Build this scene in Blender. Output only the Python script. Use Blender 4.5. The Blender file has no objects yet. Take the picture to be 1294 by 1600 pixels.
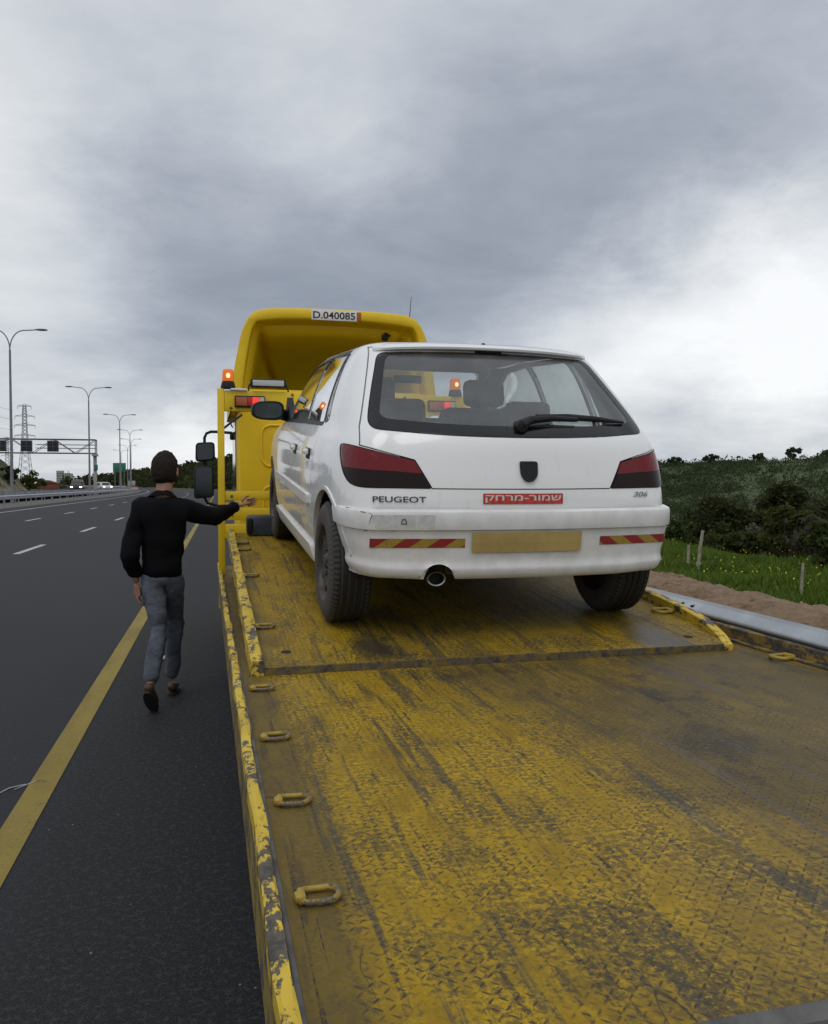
import bpy, bmesh, math, random
import numpy as np
from math import radians as R, sin, cos, pi
from mathutils import Vector, Matrix
random.seed(7); rng = np.random.default_rng(7)
sc = bpy.context.scene
COL = sc.collection

# ------------------------------------------------------------------ camera
cam = bpy.data.objects.new('camera', bpy.data.cameras.new('camera')); COL.objects.link(cam)
PSI, PITCH = R(13.08), math.atan(43/1300)
cam.location = (0, 0, 1.55)
cam.rotation_euler = (pi/2 - PITCH, 0, -PSI)
cam.data.sensor_fit = 'HORIZONTAL'; cam.data.sensor_width = 36; cam.data.lens = 36*1300/1294
cam.data.clip_start = .05; cam.data.clip_end = 9000
sc.camera = cam
sc.view_settings.view_transform = 'Standard'; sc.view_settings.look = 'None'
sc.view_settings.exposure = 0.12; sc.view_settings.gamma = 1

FW = Vector((sin(PSI)*cos(PITCH), cos(PSI)*cos(PITCH), -sin(PITCH))); RT = Vector((cos(PSI), -sin(PSI), 0)); UP = RT.cross(FW)
def ray(u, v): return (FW + RT*((u-647)/1300) - UP*((v-800)/1300)).normalized()

# ------------------------------------------------------------------ node helpers
class N:
    """tiny expression wrapper over shader math nodes"""
    def __init__(s, nt, sock): s.nt, s.s = nt, sock
    def _m(s, op, o=None, c=None, clamp=False):
        n = s.nt.nodes.new('ShaderNodeMath'); n.operation = op; n.use_clamp = clamp
        for i, x in enumerate((s, o, c)):
            if x is None: continue
            if isinstance(x, N): s.nt.links.new(x.s, n.inputs[i])
            else: n.inputs[i].default_value = x
        return N(s.nt, n.outputs[0])
    def __add__(s, o): return s._m('ADD', o)
    __radd__ = __add__
    def __sub__(s, o): return s._m('SUBTRACT', o)
    def __mul__(s, o): return s._m('MULTIPLY', o)
    __rmul__ = __mul__
    def __truediv__(s, o): return s._m('DIVIDE', o)
    def __neg__(s): return s*-1
    def one_minus(s): return (s*-1)+1
    def op(s, o, *a): return s._m(o, *a)
    def clamp(s): return s._m('ADD', 0.0, clamp=True)
    def step(s, a, b):
        n = s.nt.nodes.new('ShaderNodeMapRange'); n.interpolation_type = 'SMOOTHSTEP'
        s.nt.links.new(s.s, n.inputs[0])
        lo, hi, t0, t1 = (a, b, 0, 1) if a < b else (b, a, 1, 0)
        for i, x in enumerate((lo, hi, t0, t1)): n.inputs[i+1].default_value = x
        return N(s.nt, n.outputs[0])
def newmat(name):
    m = bpy.data.materials.new(name); m.use_nodes = True; nt = m.node_tree
    b = nt.nodes['Principled BSDF']; return m, nt, b
def coords(nt, kind='Object'):
    t = nt.nodes.new('ShaderNodeTexCoord'); return t.outputs[kind]
def xyz(nt, vec):
    s = nt.nodes.new('ShaderNodeSeparateXYZ'); nt.links.new(vec, s.inputs[0]); return [N(nt, s.outputs[i]) for i in range(3)]
def comb(nt, x, y, z):
    c = nt.nodes.new('ShaderNodeCombineXYZ')
    for i, a in enumerate((x, y, z)):
        if isinstance(a, N): nt.links.new(a.s, c.inputs[i])
        else: c.inputs[i].default_value = a
    return c.outputs[0]
def noise(nt, vec, scale, detail=4, rough=.55, dist=0.0, col=False):
    n = nt.nodes.new('ShaderNodeTexNoise'); nt.links.new(vec, n.inputs['Vector'])
    n.inputs['Scale'].default_value = scale; n.inputs['Detail'].default_value = detail
    n.inputs['Roughness'].default_value = rough; n.inputs['Distortion'].default_value = dist
    return n.outputs['Color'] if col else N(nt, n.outputs['Fac'])
def mapv(nt, vec, scale=(1, 1, 1), rot=(0, 0, 0), loc=(0, 0, 0)):
    m = nt.nodes.new('ShaderNodeMapping'); nt.links.new(vec, m.inputs[0])
    m.inputs['Scale'].default_value = scale; m.inputs['Rotation'].default_value = rot; m.inputs['Location'].default_value = loc
    return m.outputs[0]
def mix(nt, f, a, b):
    n = nt.nodes.new('ShaderNodeMix'); n.data_type = 'RGBA'
    if isinstance(f, N): nt.links.new(f.s, n.inputs[0])
    else: n.inputs[0].default_value = f
    for i, x in ((6, a), (7, b)):
        if isinstance(x, (tuple, list)): n.inputs[i].default_value = (*x[:3], 1)
        else: nt.links.new(x, n.inputs[i])
    return n.outputs[2]
def put(nt, b, key, val):
    if isinstance(val, N): nt.links.new(val.s, b.inputs[key])
    elif isinstance(val, (tuple, list)): b.inputs[key].default_value = (*val[:3], 1)
    elif isinstance(val, (int, float)): b.inputs[key].default_value = val
    else: nt.links.new(val, b.inputs[key])
def bump(nt, b, h, strength=.5, dist=.01):
    n = nt.nodes.new('ShaderNodeBump'); n.inputs['Strength'].default_value = strength; n.inputs['Distance'].default_value = dist
    nt.links.new(h.s, n.inputs['Height']); nt.links.new(n.outputs[0], b.inputs['Normal'])

# ------------------------------------------------------------------ world: overcast sky
w = bpy.data.worlds.new('World'); sc.world = w; w.use_nodes = True; nt = w.node_tree
bg = nt.nodes['Background']; out = nt.nodes['World Output']
SUN_EL, SUN_AZ = R(60), R(208)
sky = nt.nodes.new('ShaderNodeTexSky'); sky.sky_type = 'NISHITA'; sky.sun_disc = False
sky.sun_elevation = SUN_EL; sky.sun_rotation = SUN_AZ
g = coords(nt, 'Generated')
wn = nt.nodes.new('ShaderNodeVectorMath'); wn.operation = 'MULTIPLY_ADD'
nc = noise(nt, mapv(nt, g, (1, 1, 1.7)), 3.4, 8, .62, col=True)
sub = nt.nodes.new('ShaderNodeVectorMath'); sub.operation = 'SUBTRACT'; nt.links.new(nc, sub.inputs[0]); sub.inputs[1].default_value = (.5, .5, .5)
nt.links.new(sub.outputs[0], wn.inputs[0]); wn.inputs[1].default_value = (.25, .25, .25); nt.links.new(g, wn.inputs[2])
nrm = nt.nodes.new('ShaderNodeVectorMath'); nrm.operation = 'NORMALIZE'; nt.links.new(wn.outputs[0], nrm.inputs[0])
gx, gy, gz = xyz(nt, g)
den = gz.op('MAXIMUM', 0.0) + .16
P = comb(nt, gx/den, gy/den, 0.0)
val = noise(nt, P, .75, 7, .56, .25)*.20 + noise(nt, mapv(nt, P, (1, 1, 1), loc=(5, 3, 0)), 2.2, 8, .62, .3)*.30 + .250
for (u, v, r, a) in ((1000, 280, 230, -.085), (1230, 330, 210, -.10), (760, 330, 210, -.085), (520, 390, 190, -.09), (290, 350, 150, -.095), (330, 520, 170, -.11), (900, 410, 170, -.07), (620, 480, 150, -.05),
                     (1180, 530, 130, .34), (960, 545, 110, .26), (1290, 480, 130, .26), (760, 500, 70, .03), (1250, 690, 130, -.15), (1080, 665, 90, -.08), (1120, 230, 120, -.05),
                     (40, 290, 100, .12), (30, 460, 90, .05), (20, 80, 140, .07), (450, 190, 120, .06), (560, 260, 50, .06), (500, 60, 220, .03), (1200, 60, 220, .0), (250, 690, 55, .24), (330, 740, 50, .22), (60, 650, 110, .04), (1240, 620, 60, .06)):
    d = ray(u, v)
    dt = nt.nodes.new('ShaderNodeVectorMath'); dt.operation = 'DOT_PRODUCT'; nt.links.new(nrm.outputs[0], dt.inputs[0]); dt.inputs[1].default_value = d
    k = 1/((r/1300)**2)
    e = ((N(nt, dt.outputs['Value'])-1)*k).op('EXPONENT')
    val = val + e*a
cr = nt.nodes.new('ShaderNodeValToRGB'); nt.links.new(val.clamp().s, cr.inputs[0])
els = cr.color_ramp.elements
els[0].position = .12; els[0].color = (.20, .225, .275, 1)
els[1].position = .82; els[1].color = (.86, .87, .88, 1)
for p, c in ((.30, (.315, .345, .405)), (.42, (.44, .47, .52)), (.56, (.60, .625, .655))):
    e = els.new(p); e.color = (*c, 1)
# thin clear-sky tint added through the overcast
mx = nt.nodes.new('ShaderNodeMix'); mx.data_type = 'RGBA'; mx.blend_type = 'ADD'; mx.inputs[0].default_value = 1
sv = nt.nodes.new('ShaderNodeVectorMath'); sv.operation = 'SCALE'; nt.links.new(sky.outputs[0], sv.inputs[0]); sv.inputs[3].default_value = .006
nt.links.new(cr.outputs[0], mx.inputs[6]); nt.links.new(sv.outputs[0], mx.inputs[7])
nt.links.new(mx.outputs[2], bg.inputs[0]); bg.inputs[1].default_value = 1.0

sun = bpy.data.objects.new('sun', bpy.data.lights.new('sun', 'SUN')); COL.objects.link(sun)
sun.data.energy = .65; sun.data.angle = R(35); sun.data.color = (1, .97, .93)
sd = Vector((sin(SUN_AZ)*cos(SUN_EL), cos(SUN_AZ)*cos(SUN_EL), sin(SUN_EL)))
sun.rotation_euler = (-sd).to_track_quat('-Z', 'Y').to_euler()

# ------------------------------------------------------------------ materials
def simple(name, col, rough=.5, metal=0, spec=.5, coat=0, emis=None, es=0, var=0, vs=6, bmp=0, bs=60):
    m, nt, b = newmat(name); put(nt, b, 'Base Color', col); put(nt, b, 'Roughness', rough); put(nt, b, 'Metallic', metal)
    b.inputs['Specular IOR Level'].default_value = spec; b.inputs['Coat Weight'].default_value = coat
    if emis: put(nt, b, 'Emission Color', emis); put(nt, b, 'Emission Strength', es)
    if var or bmp:
        o = coords(nt)
        if var:
            n = noise(nt, o, vs, 5, .6)
            put(nt, b, 'Base Color', mix(nt, n.step(.3, .7), tuple(c*(1-var) for c in col), tuple(min(1, c*(1+var)) for c in col)))
        if bmp: bump(nt, b, noise(nt, o, bs, 3), bmp, .01)
    return m
M = {}
def car_paint():
    m, nt, b = newmat('white_car_paint'); o = coords(nt)
    x, y, z = xyz(nt, o)
    n = noise(nt, o, 5, 5, .6); f = noise(nt, mapv(nt, o, (1, 1, 3)), 40, 3)
    dirt = ((z*-1+.75)*.9+ (n-.5)*.8).step(.15, .85)*.55
    c = mix(nt, dirt, (.87, .87, .86), (.60, .585, .55))
    c = mix(nt, f.step(.66, .78)*.25, c, (.3, .27, .23))
    run = noise(nt, mapv(nt, o, (1, 1, .09)), 34, 4, .6).step(.56, .75)*noise(nt, o, 3, 3).step(.42, .65)*z.step(1.0, .6)
    c = mix(nt, run*.40, c, (.36, .335, .29))
    spk = noise(nt, o, 130, 2, .6).step(.68, .76)*z.step(.95, .4); c = mix(nt, spk*.5, c, (.25, .22, .18))
    put(nt, b, 'Base Color', c); put(nt, b, 'Roughness', n*.12+.2); b.inputs['Coat Weight'].default_value = .8; b.inputs['Coat Roughness'].default_value = .05
    return m
M['paint'] = car_paint()
M['bumper'] = simple('bumper_paint', (.74, .73, .71), .34, coat=.15, var=.09, vs=9, bmp=.04, bs=7)
M['trim'] = simple('black_trim', (.010, .010, .011), .5, spec=.35)
M['rubber'] = simple('rubber', (.014, .013, .012), .75, var=.35, vs=12)
M['interior'] = simple('dark_interior', (.018, .018, .02), .8)
M['seat'] = simple('seat_fabric', (.045, .047, .052), .85, var=.3, vs=30)
M['black_gloss'] = simple('black_glass_border', (.008, .008, .009), .12)
M['under'] = simple('underbody', (.012, .011, .010), .8)
M['steel'] = simple('worn_steel', (.12, .115, .11), .5, .6, var=.4, vs=10)
M['rim'] = simple('dirty_rim', (.075, .066, .058), .55, .4, var=.4, vs=14)
M['chrome'] = simple('chrome', (.30, .29, .28), .3, 1)
M['galv'] = simple('galvanised_steel', (.46, .48, .50), .34, .9, var=.15, vs=3)
M['red_lens'] = simple('red_lens', (.16, .004, .007), .16, spec=.35, bmp=.25, bs=45)
M['smoke_lens'] = simple('smoked_lens', (.016, .007, .006), .25, spec=.2)
M['badge'] = simple('grey_badge', (.06, .06, .06), .4, .4)
M['badge_c'] = simple('silver_badge', (.22, .22, .22), .3, .7)
M['white'] = simple('white_print', (.72, .71, .69), .5)
M['pinkwhite'] = simple('faded_white_print', (.66, .56, .52), .5)
M['red_st'] = simple('faded_red_sticker', (.50, .045, .035), .5, var=.35, vs=60)
M['black'] = simple('black_print', (.01, .01, .01), .5)
M['plate_y'] = simple('yellow_plate', (.44, .32, .11), .45, var=.15, vs=6)
M['amber_lit'] = simple('lit_amber_dome', (.75, .17, .015), .25, emis=(1, .20, .02), es=.22)
M['bulb'] = simple('beacon_bulb', (1, .6, .2), .4, emis=(1, .62, .22), es=2)
M['red_lit'] = simple('lit_red_lamp', (.8, .03, .02), .3, emis=(1, .05, .03), es=.6)
M['red_dim'] = simple('red_lamp_plastic', (.42, .02, .015), .3)
M['amber_dim'] = simple('amber_lamp_plastic', (.38, .09, .02), .3)
M['clear_lens'] = simple('frosted_lens', (.45, .47, .45), .3, bmp=.5, bs=90)
M['grey_box'] = simple('grey_blue_plate', (.055, .065, .09), .5, .3, var=.3, vs=8)
M['wood'] = simple('weathered_wood', (.28, .25, .2), .9, var=.3, vs=20)
M['concrete'] = simple('concrete', (.36, .35, .33), .9, var=.15, vs=2)
M['pole'] = simple('painted_pole', (.20, .215, .235), .6, var=.1, vs=3)
M['dark_metal'] = simple('dark_lattice', (.10, .115, .13), .6)
M['led'] = simple('unlit_led_panel', (.010, .011, .012), .6, bmp=.4, bs=30)
M['green_sign'] = simple('green_sign_face', (.02, .16, .10), .5)
M['wire'] = simple('wire', (.27, .29, .31), .8)
M['mirror3'] = simple('door_mirror_glass', (.20, .23, .23), .12, .9)
M['mark_w'] = simple('white_road_paint', (.42, .42, .42), .8, var=.25, vs=9)
M['rock'] = simple('pale_rock', (.36, .27, .18), .95, var=.4, vs=.8, bmp=.7, bs=3)
M['skin'] = simple('skin', (.34, .17, .11), .55)
M['hair'] = simple('dark_hair', (.022, .017, .013), .85, spec=.15, bmp=.5, bs=120)
M['jacket'] = simple('black_jacket', (.006, .006, .007), .9, spec=.12, bmp=.35, bs=14)
M['shoe'] = simple('brown_shoe', (.075, .035, .02), .6)
M['bg_white'] = simple('far_white_paint', (.6, .6, .6), .3)
M['bg_dark'] = simple('far_dark_paint', (.03, .03, .035), .25)
M['headlight'] = simple('lit_headlamp', (1, 1, 1), .3, emis=(1, .92, .8), es=2.6)
M['mirror'] = simple('mirror_glass', (.45, .5, .52), .04, 1)

def jeans():
    m, nt, b = newmat('faded_jeans'); o = coords(nt)
    n = noise(nt, o, 7, 5); f = noise(nt, mapv(nt, o, (1, 1, .3)), 160, 2)
    c = mix(nt, n.step(.35, .7), (.05, .058, .078), (.125, .14, .17)); c = mix(nt, f.step(.5, .8)*.4, c, (.17, .19, .23))
    put(nt, b, 'Base Color', c); put(nt, b, 'Roughness', .9); bump(nt, b, noise(nt, mapv(nt, o, (1, 1, 1.6)), 16, 3), .5, .02); return m
M['jeans'] = jeans()

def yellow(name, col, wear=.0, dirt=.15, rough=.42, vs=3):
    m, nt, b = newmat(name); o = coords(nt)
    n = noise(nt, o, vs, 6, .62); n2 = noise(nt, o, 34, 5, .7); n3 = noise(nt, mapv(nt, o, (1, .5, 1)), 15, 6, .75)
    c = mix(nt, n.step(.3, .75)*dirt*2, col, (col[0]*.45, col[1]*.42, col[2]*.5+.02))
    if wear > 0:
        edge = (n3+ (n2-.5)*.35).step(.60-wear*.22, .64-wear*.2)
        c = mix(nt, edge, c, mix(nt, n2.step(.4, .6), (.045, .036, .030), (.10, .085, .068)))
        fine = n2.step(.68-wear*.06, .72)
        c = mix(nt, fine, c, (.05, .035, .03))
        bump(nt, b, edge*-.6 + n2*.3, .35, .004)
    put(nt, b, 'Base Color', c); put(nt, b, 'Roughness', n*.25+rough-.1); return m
M['yel'] = yellow('yellow_paint', (.80, .54, .004), dirt=.10)
M['yel_in'] = yellow('yellow_fibreglass', (.84, .56, .002), dirt=.10, rough=.5)
M['yel_worn'] = yellow('chipped_yellow_paint', (.70, .49, .035), wear=.42, dirt=.25, rough=.55)
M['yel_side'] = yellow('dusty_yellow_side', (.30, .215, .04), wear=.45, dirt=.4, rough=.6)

def deckmat(name, platform=False):
    m, nt, b = newmat(name); o = coords(nt); x, y, z = xyz(nt, o)
    p = .0205
    wob_ = noise(nt, o, 7, 2)
    qx, qy = x/p + wob_*.25, y/p
    cx, cy = qx.op('FRACT')-.5, qy.op('FRACT')-.5
    par = ((qx.op('FLOOR')+qy.op('FLOOR'))*.5).op('FRACT')*2
    s = par*2-1
    a = (cx + s*cy)*.7071; bb = (cy - s*cx)*.7071
    d = (a*a)/(.40*.40) + (bb*bb)/(.105*.105)
    lug = d.step(1.45, .5)
    band = x.step(.075, .13)*x.step(2.34, 2.24) if not platform else x.step(.14, .19)
    brk = noise(nt, o, 7, 4, .6).step(.40, .54)
    lugm = lug*band
    big = noise(nt, mapv(nt, o, (1, .42, 1), rot=(0, 0, .10)), 1.7, 6, .65, .4)
    med = noise(nt, mapv(nt, o, (1, .5, 1), rot=(0, 0, .12)), 6.5, 8, .74, .3)
    fine = noise(nt, o, 62, 5, .8)
    grit = noise(nt, o, 240, 2, .6)
    strk = noise(nt, mapv(nt, o, (1, .050, 1), rot=(0, 0, .10)), 15, 6, .66, .18)
    strk2 = noise(nt, mapv(nt, o, (1, .022, 1), rot=(0, 0, -.03), loc=(3, 1, 0)), 50, 3, .55, .05)
    strk3 = noise(nt, mapv(nt, o, (1, .07, 1), rot=(0, 0, .16), loc=(7, 2, 0)), 30, 4, .6, .1)
    scr = strk.step(.545, .62); scr2 = strk2.step(.625, .68); scr3 = strk3.step(.57, .635)
    hair = noise(nt, mapv(nt, o, (1, .30, 1), rot=(0, 0, .5), loc=(2, 7, 0)), 5.0, 2, .5, 1.2)
    hairline = (hair-.5).op('ABSOLUTE').step(.006, .0015)*noise(nt, o, 2.3, 2).step(.50, .6)
    yellow_ = mix(nt, med.step(.35, .65), (.27, .165, .004), (.57, .36, .005))
    dust = mix(nt, fine.step(.4, .6), (.095, .066, .014), (.165, .120, .034))
    right = x.step(.45, 1.7) if not platform else x.step(9, 10)
    dustf = (big*1.1 + med*.55 + fine*.45 + right*.22 + x.step(.20, .06)*.30).step(.94, 1.30)
    c = mix(nt, dustf*.88, yellow_, dust)
    c = mix(nt, (fine+(med-.5)*.9+right*.05).step(.47, .60)*.70, c, (.085, .062, .026))
    c = mix(nt, (scr*(fine+.25).step(.46, .82)*.80).clamp(), c, (.052, .049, .040))
    c = mix(nt, (scr3*(fine+.1).step(.45, .70)*.8).clamp(), c, (.055, .045, .030))
    c = mix(nt, (scr2*fine.step(.40, .60)).clamp(), c, (.030, .026, .024))
    c = mix(nt, (noise(nt, mapv(nt, o, (1, .35, 1), rot=(0, 0, .1), loc=(9, 5, 0)), 1.3, 5, .6)+right*.10+(fine-.5)*.35).step(.48, .72)*.62, c, (.125, .088, .030))
    c = mix(nt, hairline*.85, c, (.03, .026, .026))
    blot = noise(nt, mapv(nt, o, (1, .6, 1), loc=(1, 4, 0)), 3.1, 6, .72, .4).step(.50, .64)
    c = mix(nt, (blot*(fine+.15).step(.42, .70)*(right*.45+.5)).clamp(), c, (.040, .037, .028))
    worn = (lugm*brk*(med+fine*.5).step(.50, .78)).clamp()
    c = mix(nt, worn*.88, c, (.050, .036, .028))
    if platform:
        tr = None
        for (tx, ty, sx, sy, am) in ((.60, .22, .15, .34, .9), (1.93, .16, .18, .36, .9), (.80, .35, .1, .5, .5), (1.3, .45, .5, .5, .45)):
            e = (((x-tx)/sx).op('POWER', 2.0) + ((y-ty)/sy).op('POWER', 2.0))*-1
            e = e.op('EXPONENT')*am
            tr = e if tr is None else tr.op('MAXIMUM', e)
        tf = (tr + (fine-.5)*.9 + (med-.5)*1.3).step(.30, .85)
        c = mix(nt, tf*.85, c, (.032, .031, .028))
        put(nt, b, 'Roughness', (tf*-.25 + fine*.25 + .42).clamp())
    else:
        put(nt, b, 'Roughness', (fine*.35 + dustf*.12 + .30 - scr*.10).clamp())
    c = mix(nt, grit.step(.68, .78)*.30, c, (.30, .25, .14))
    put(nt, b, 'Base Color', c)
    b.inputs['Specular IOR Level'].default_value = .20
    bump(nt, b, lugm*.55 + fine*.35 + grit*.12 - scr*.15 + med*.3, .6, .0032)
    return m
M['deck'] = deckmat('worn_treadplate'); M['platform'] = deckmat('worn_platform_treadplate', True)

def asphalt():
    m, nt, b = newmat('asphalt'); o = coords(nt); x, y, z = xyz(nt, o)
    f = noise(nt, o, 95, 3, .7); g2 = noise(nt, o, 240, 2, .6); l = noise(nt, mapv(nt, o, (.5, .05, 1)), 1.0, 4, .6)
    v = nt.nodes.new('ShaderNodeTexVoronoi'); nt.links.new(o, v.inputs['Vector']); v.inputs['Scale'].default_value = 21
    sp = N(nt, v.outputs['Distance']).step(.10, .055); vc = xyz(nt, v.outputs['Color'])
    sp = sp*vc[0].step(.93, .95)
    lane = x.step(-1.0, -.6)
    f2 = noise(nt, o, 38, 3, .8); c = mix(nt, f.step(.35, .65), (.006, .0065, .008), (.024, .024, .026)); c = mix(nt, f2.step(.50, .64)*.8, c, (.050, .049, .048)); c = mix(nt, l.step(.35, .7)*.4, c, (.026, .026, .029))
    c = mix(nt, lane.one_minus()*.5, c, (.032, .033, .040))
    c = mix(nt, g2.step(.57, .66)*.55, c, (.10, .10, .10))
    c = mix(nt, sp*.9, c, (.30, .30, .29))
    put(nt, b, 'Base Color', c); put(nt, b, 'Roughness', f*.2+.72); b.inputs['Specular IOR Level'].default_value = .25
    bump(nt, b, f*.6+g2*.4, .7, .006); return m
M['asphalt'] = asphalt()
def yline():
    m, nt, b = newmat('yellow_road_paint'); o = coords(nt); f = noise(nt, o, 95, 3, .7); l = noise(nt, mapv(nt, o, (1, .3, 1)), 3, 5)
    c = mix(nt, l.step(.3, .7), (.215, .155, .028), (.31, .235, .042)); c = mix(nt, f.step(.55, .70)*.7, c, (.05, .045, .03)); c = mix(nt, noise(nt, o, 9, 6, .75).step(.58, .68)*.55, c, (.06, .052, .03))
    put(nt, b, 'Base Color', c); put(nt, b, 'Roughness', .8); bump(nt, b, f, .5, .005); return m
M['mark_y'] = yline()
def dirt():
    m, nt, b = newmat('ploughed_dirt'); o = coords(nt); n = noise(nt, o, 1.5, 6, .7); f = noise(nt, o, 12, 5, .75); g2 = noise(nt, o, 60, 3, .7)
    c = mix(nt, n.step(.3, .7), (.27, .165, .095), (.42, .29, .18)); c = mix(nt, f.step(.45, .7)*.8, c, (.46, .33, .21)); c = mix(nt, f.step(.45, .3)*.7, c, (.075, .045, .03))
    put(nt, b, 'Base Color', c); put(nt, b, 'Roughness', .95); bump(nt, b, f+g2*.5, 1, .09); return m
M['dirt'] = dirt()
def groundm():
    m, nt, b = newmat('scrub_ground'); o = coords(nt); n = noise(nt, o, .05, 7, .7); f = noise(nt, o, .9, 6, .75)
    c = mix(nt, n.step(.4, .6), (.035, .058, .014), (.065, .085, .02)); c = mix(nt, f.step(.45, .65)*.6, c, (.03, .045, .012)); c = mix(nt, f.step(.66, .74)*.6, c, (.24, .19, .13))
    put(nt, b, 'Base Color', c); put(nt, b, 'Roughness', .95); bump(nt, b, f, 1, .4); return m
M['ground'] = groundm()
def gravel():
    m, nt, b = newmat('median_gravel'); o = coords(nt); f = noise(nt, o, 3, 6, .75); n = noise(nt, o, .3, 3)
    c = mix(nt, f.step(.35, .7), (.06, .058, .055), (.22, .20, .17)); put(nt, b, 'Base Color', c); put(nt, b, 'Roughness', .95); return m
M['gravel'] = gravel()
def leaves(name, c1, c2, c3, sc_=1.2):
    m, nt, b = newmat(name); o = coords(nt); n = noise(nt, o, sc_, 4, .7)
    inf = nt.nodes.new('ShaderNodeNewGeometry'); r = N(nt, inf.outputs['Random Per Island'])
    c = mix(nt, n.step(.35, .65), c1, c2); c = mix(nt, r.step(.3, 1.1)*.8, c, c3)
    put(nt, b, 'Base Color', c); put(nt, b, 'Roughness', .8); b.inputs['Specular IOR Level'].default_value = .15
    t = nt.nodes.new('ShaderNodeBsdfTranslucent'); nt.links.new(c, t.inputs[0]); ms_ = nt.nodes.new('ShaderNodeMixShader'); ms_.inputs[0].default_value = .38
    nt.links.new(b.outputs[0], ms_.inputs[1]); nt.links.new(t.outputs[0], ms_.inputs[2]); nt.links.new(ms_.outputs[0], nt.nodes['Material Output'].inputs[0]); return m
M['lf_pine'] = leaves('dark_pine_foliage', (.022, .030, .010), (.048, .058, .018), (.075, .075, .028))
M['lf_green'] = leaves('green_foliage', (.030, .050, .012), (.055, .08, .018), (.09, .11, .03))
M['lf_bush'] = leaves('olive_bush_foliage', (.05, .065, .015), (.085, .095, .02), (.12, .12, .035))
M['lf_grey'] = leaves('dry_grey_twigs', (.09, .085, .06), (.14, .12, .09), (.16, .14, .11))
M['lf_far'] = leaves('far_scrub_foliage', (.032, .052, .022), (.052, .076, .030), (.085, .10, .045), .06)
M['grass'] = leaves('grass_blades', (.07, .13, .02), (.12, .19, .028), (.21, .26, .045), .8)
M['flower'] = simple('yellow_wildflowers', (.55, .50, .03), .8)
M['bark'] = simple('bark', (.06, .045, .03), .9, var=.3, vs=8)

def glassm(name, tint, rough=0.0, refl=.55):
    m, nt, b = newmat(name); nt.nodes.remove(b)
    o = nt.nodes['Material Output']
    t = nt.nodes.new('ShaderNodeBsdfTransparent'); t.inputs[0].default_value = (*tint, 1)
    g_ = nt.nodes.new('ShaderNodeBsdfGlossy'); g_.inputs['Roughness'].default_value = rough+.02; g_.inputs[0].default_value = (1, 1, 1, 1)
    lw = nt.nodes.new('ShaderNodeLayerWeight'); lw.inputs[0].default_value = .5
    mxs = nt.nodes.new('ShaderNodeMixShader')
    k = ((N(nt, lw.outputs['Facing']).op('POWER', 5.0)*.96+.04)*refl).clamp()
    nt.links.new(k.s, mxs.inputs[0]); nt.links.new(t.outputs[0], mxs.inputs[1]); nt.links.new(g_.outputs[0], mxs.inputs[2])
    df = nt.nodes.new('ShaderNodeBsdfDiffuse'); df.inputs[0].default_value = (.45, .47, .46, 1)
    m2 = nt.nodes.new('ShaderNodeMixShader'); ob = coords(nt)
    m2.inputs[0].default_value = 0
    film = noise(nt, mapv(nt, ob, (1, 1, .4)), 4, 6, .65).step(.3, .8)*.08+.03
    nt.links.new(film.s, m2.inputs[0]); nt.links.new(mxs.outputs[0], m2.inputs[1]); nt.links.new(df.outputs[0], m2.inputs[2])
    nt.links.new(m2.outputs[0], o.inputs[0]); return m
M['glass'] = glassm('window_glass', (.965, .98, .975), 0, 1.4)
M['glass_dark'] = glassm('side_window_glass', (.84, .88, .87), 0, 2.2)

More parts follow.
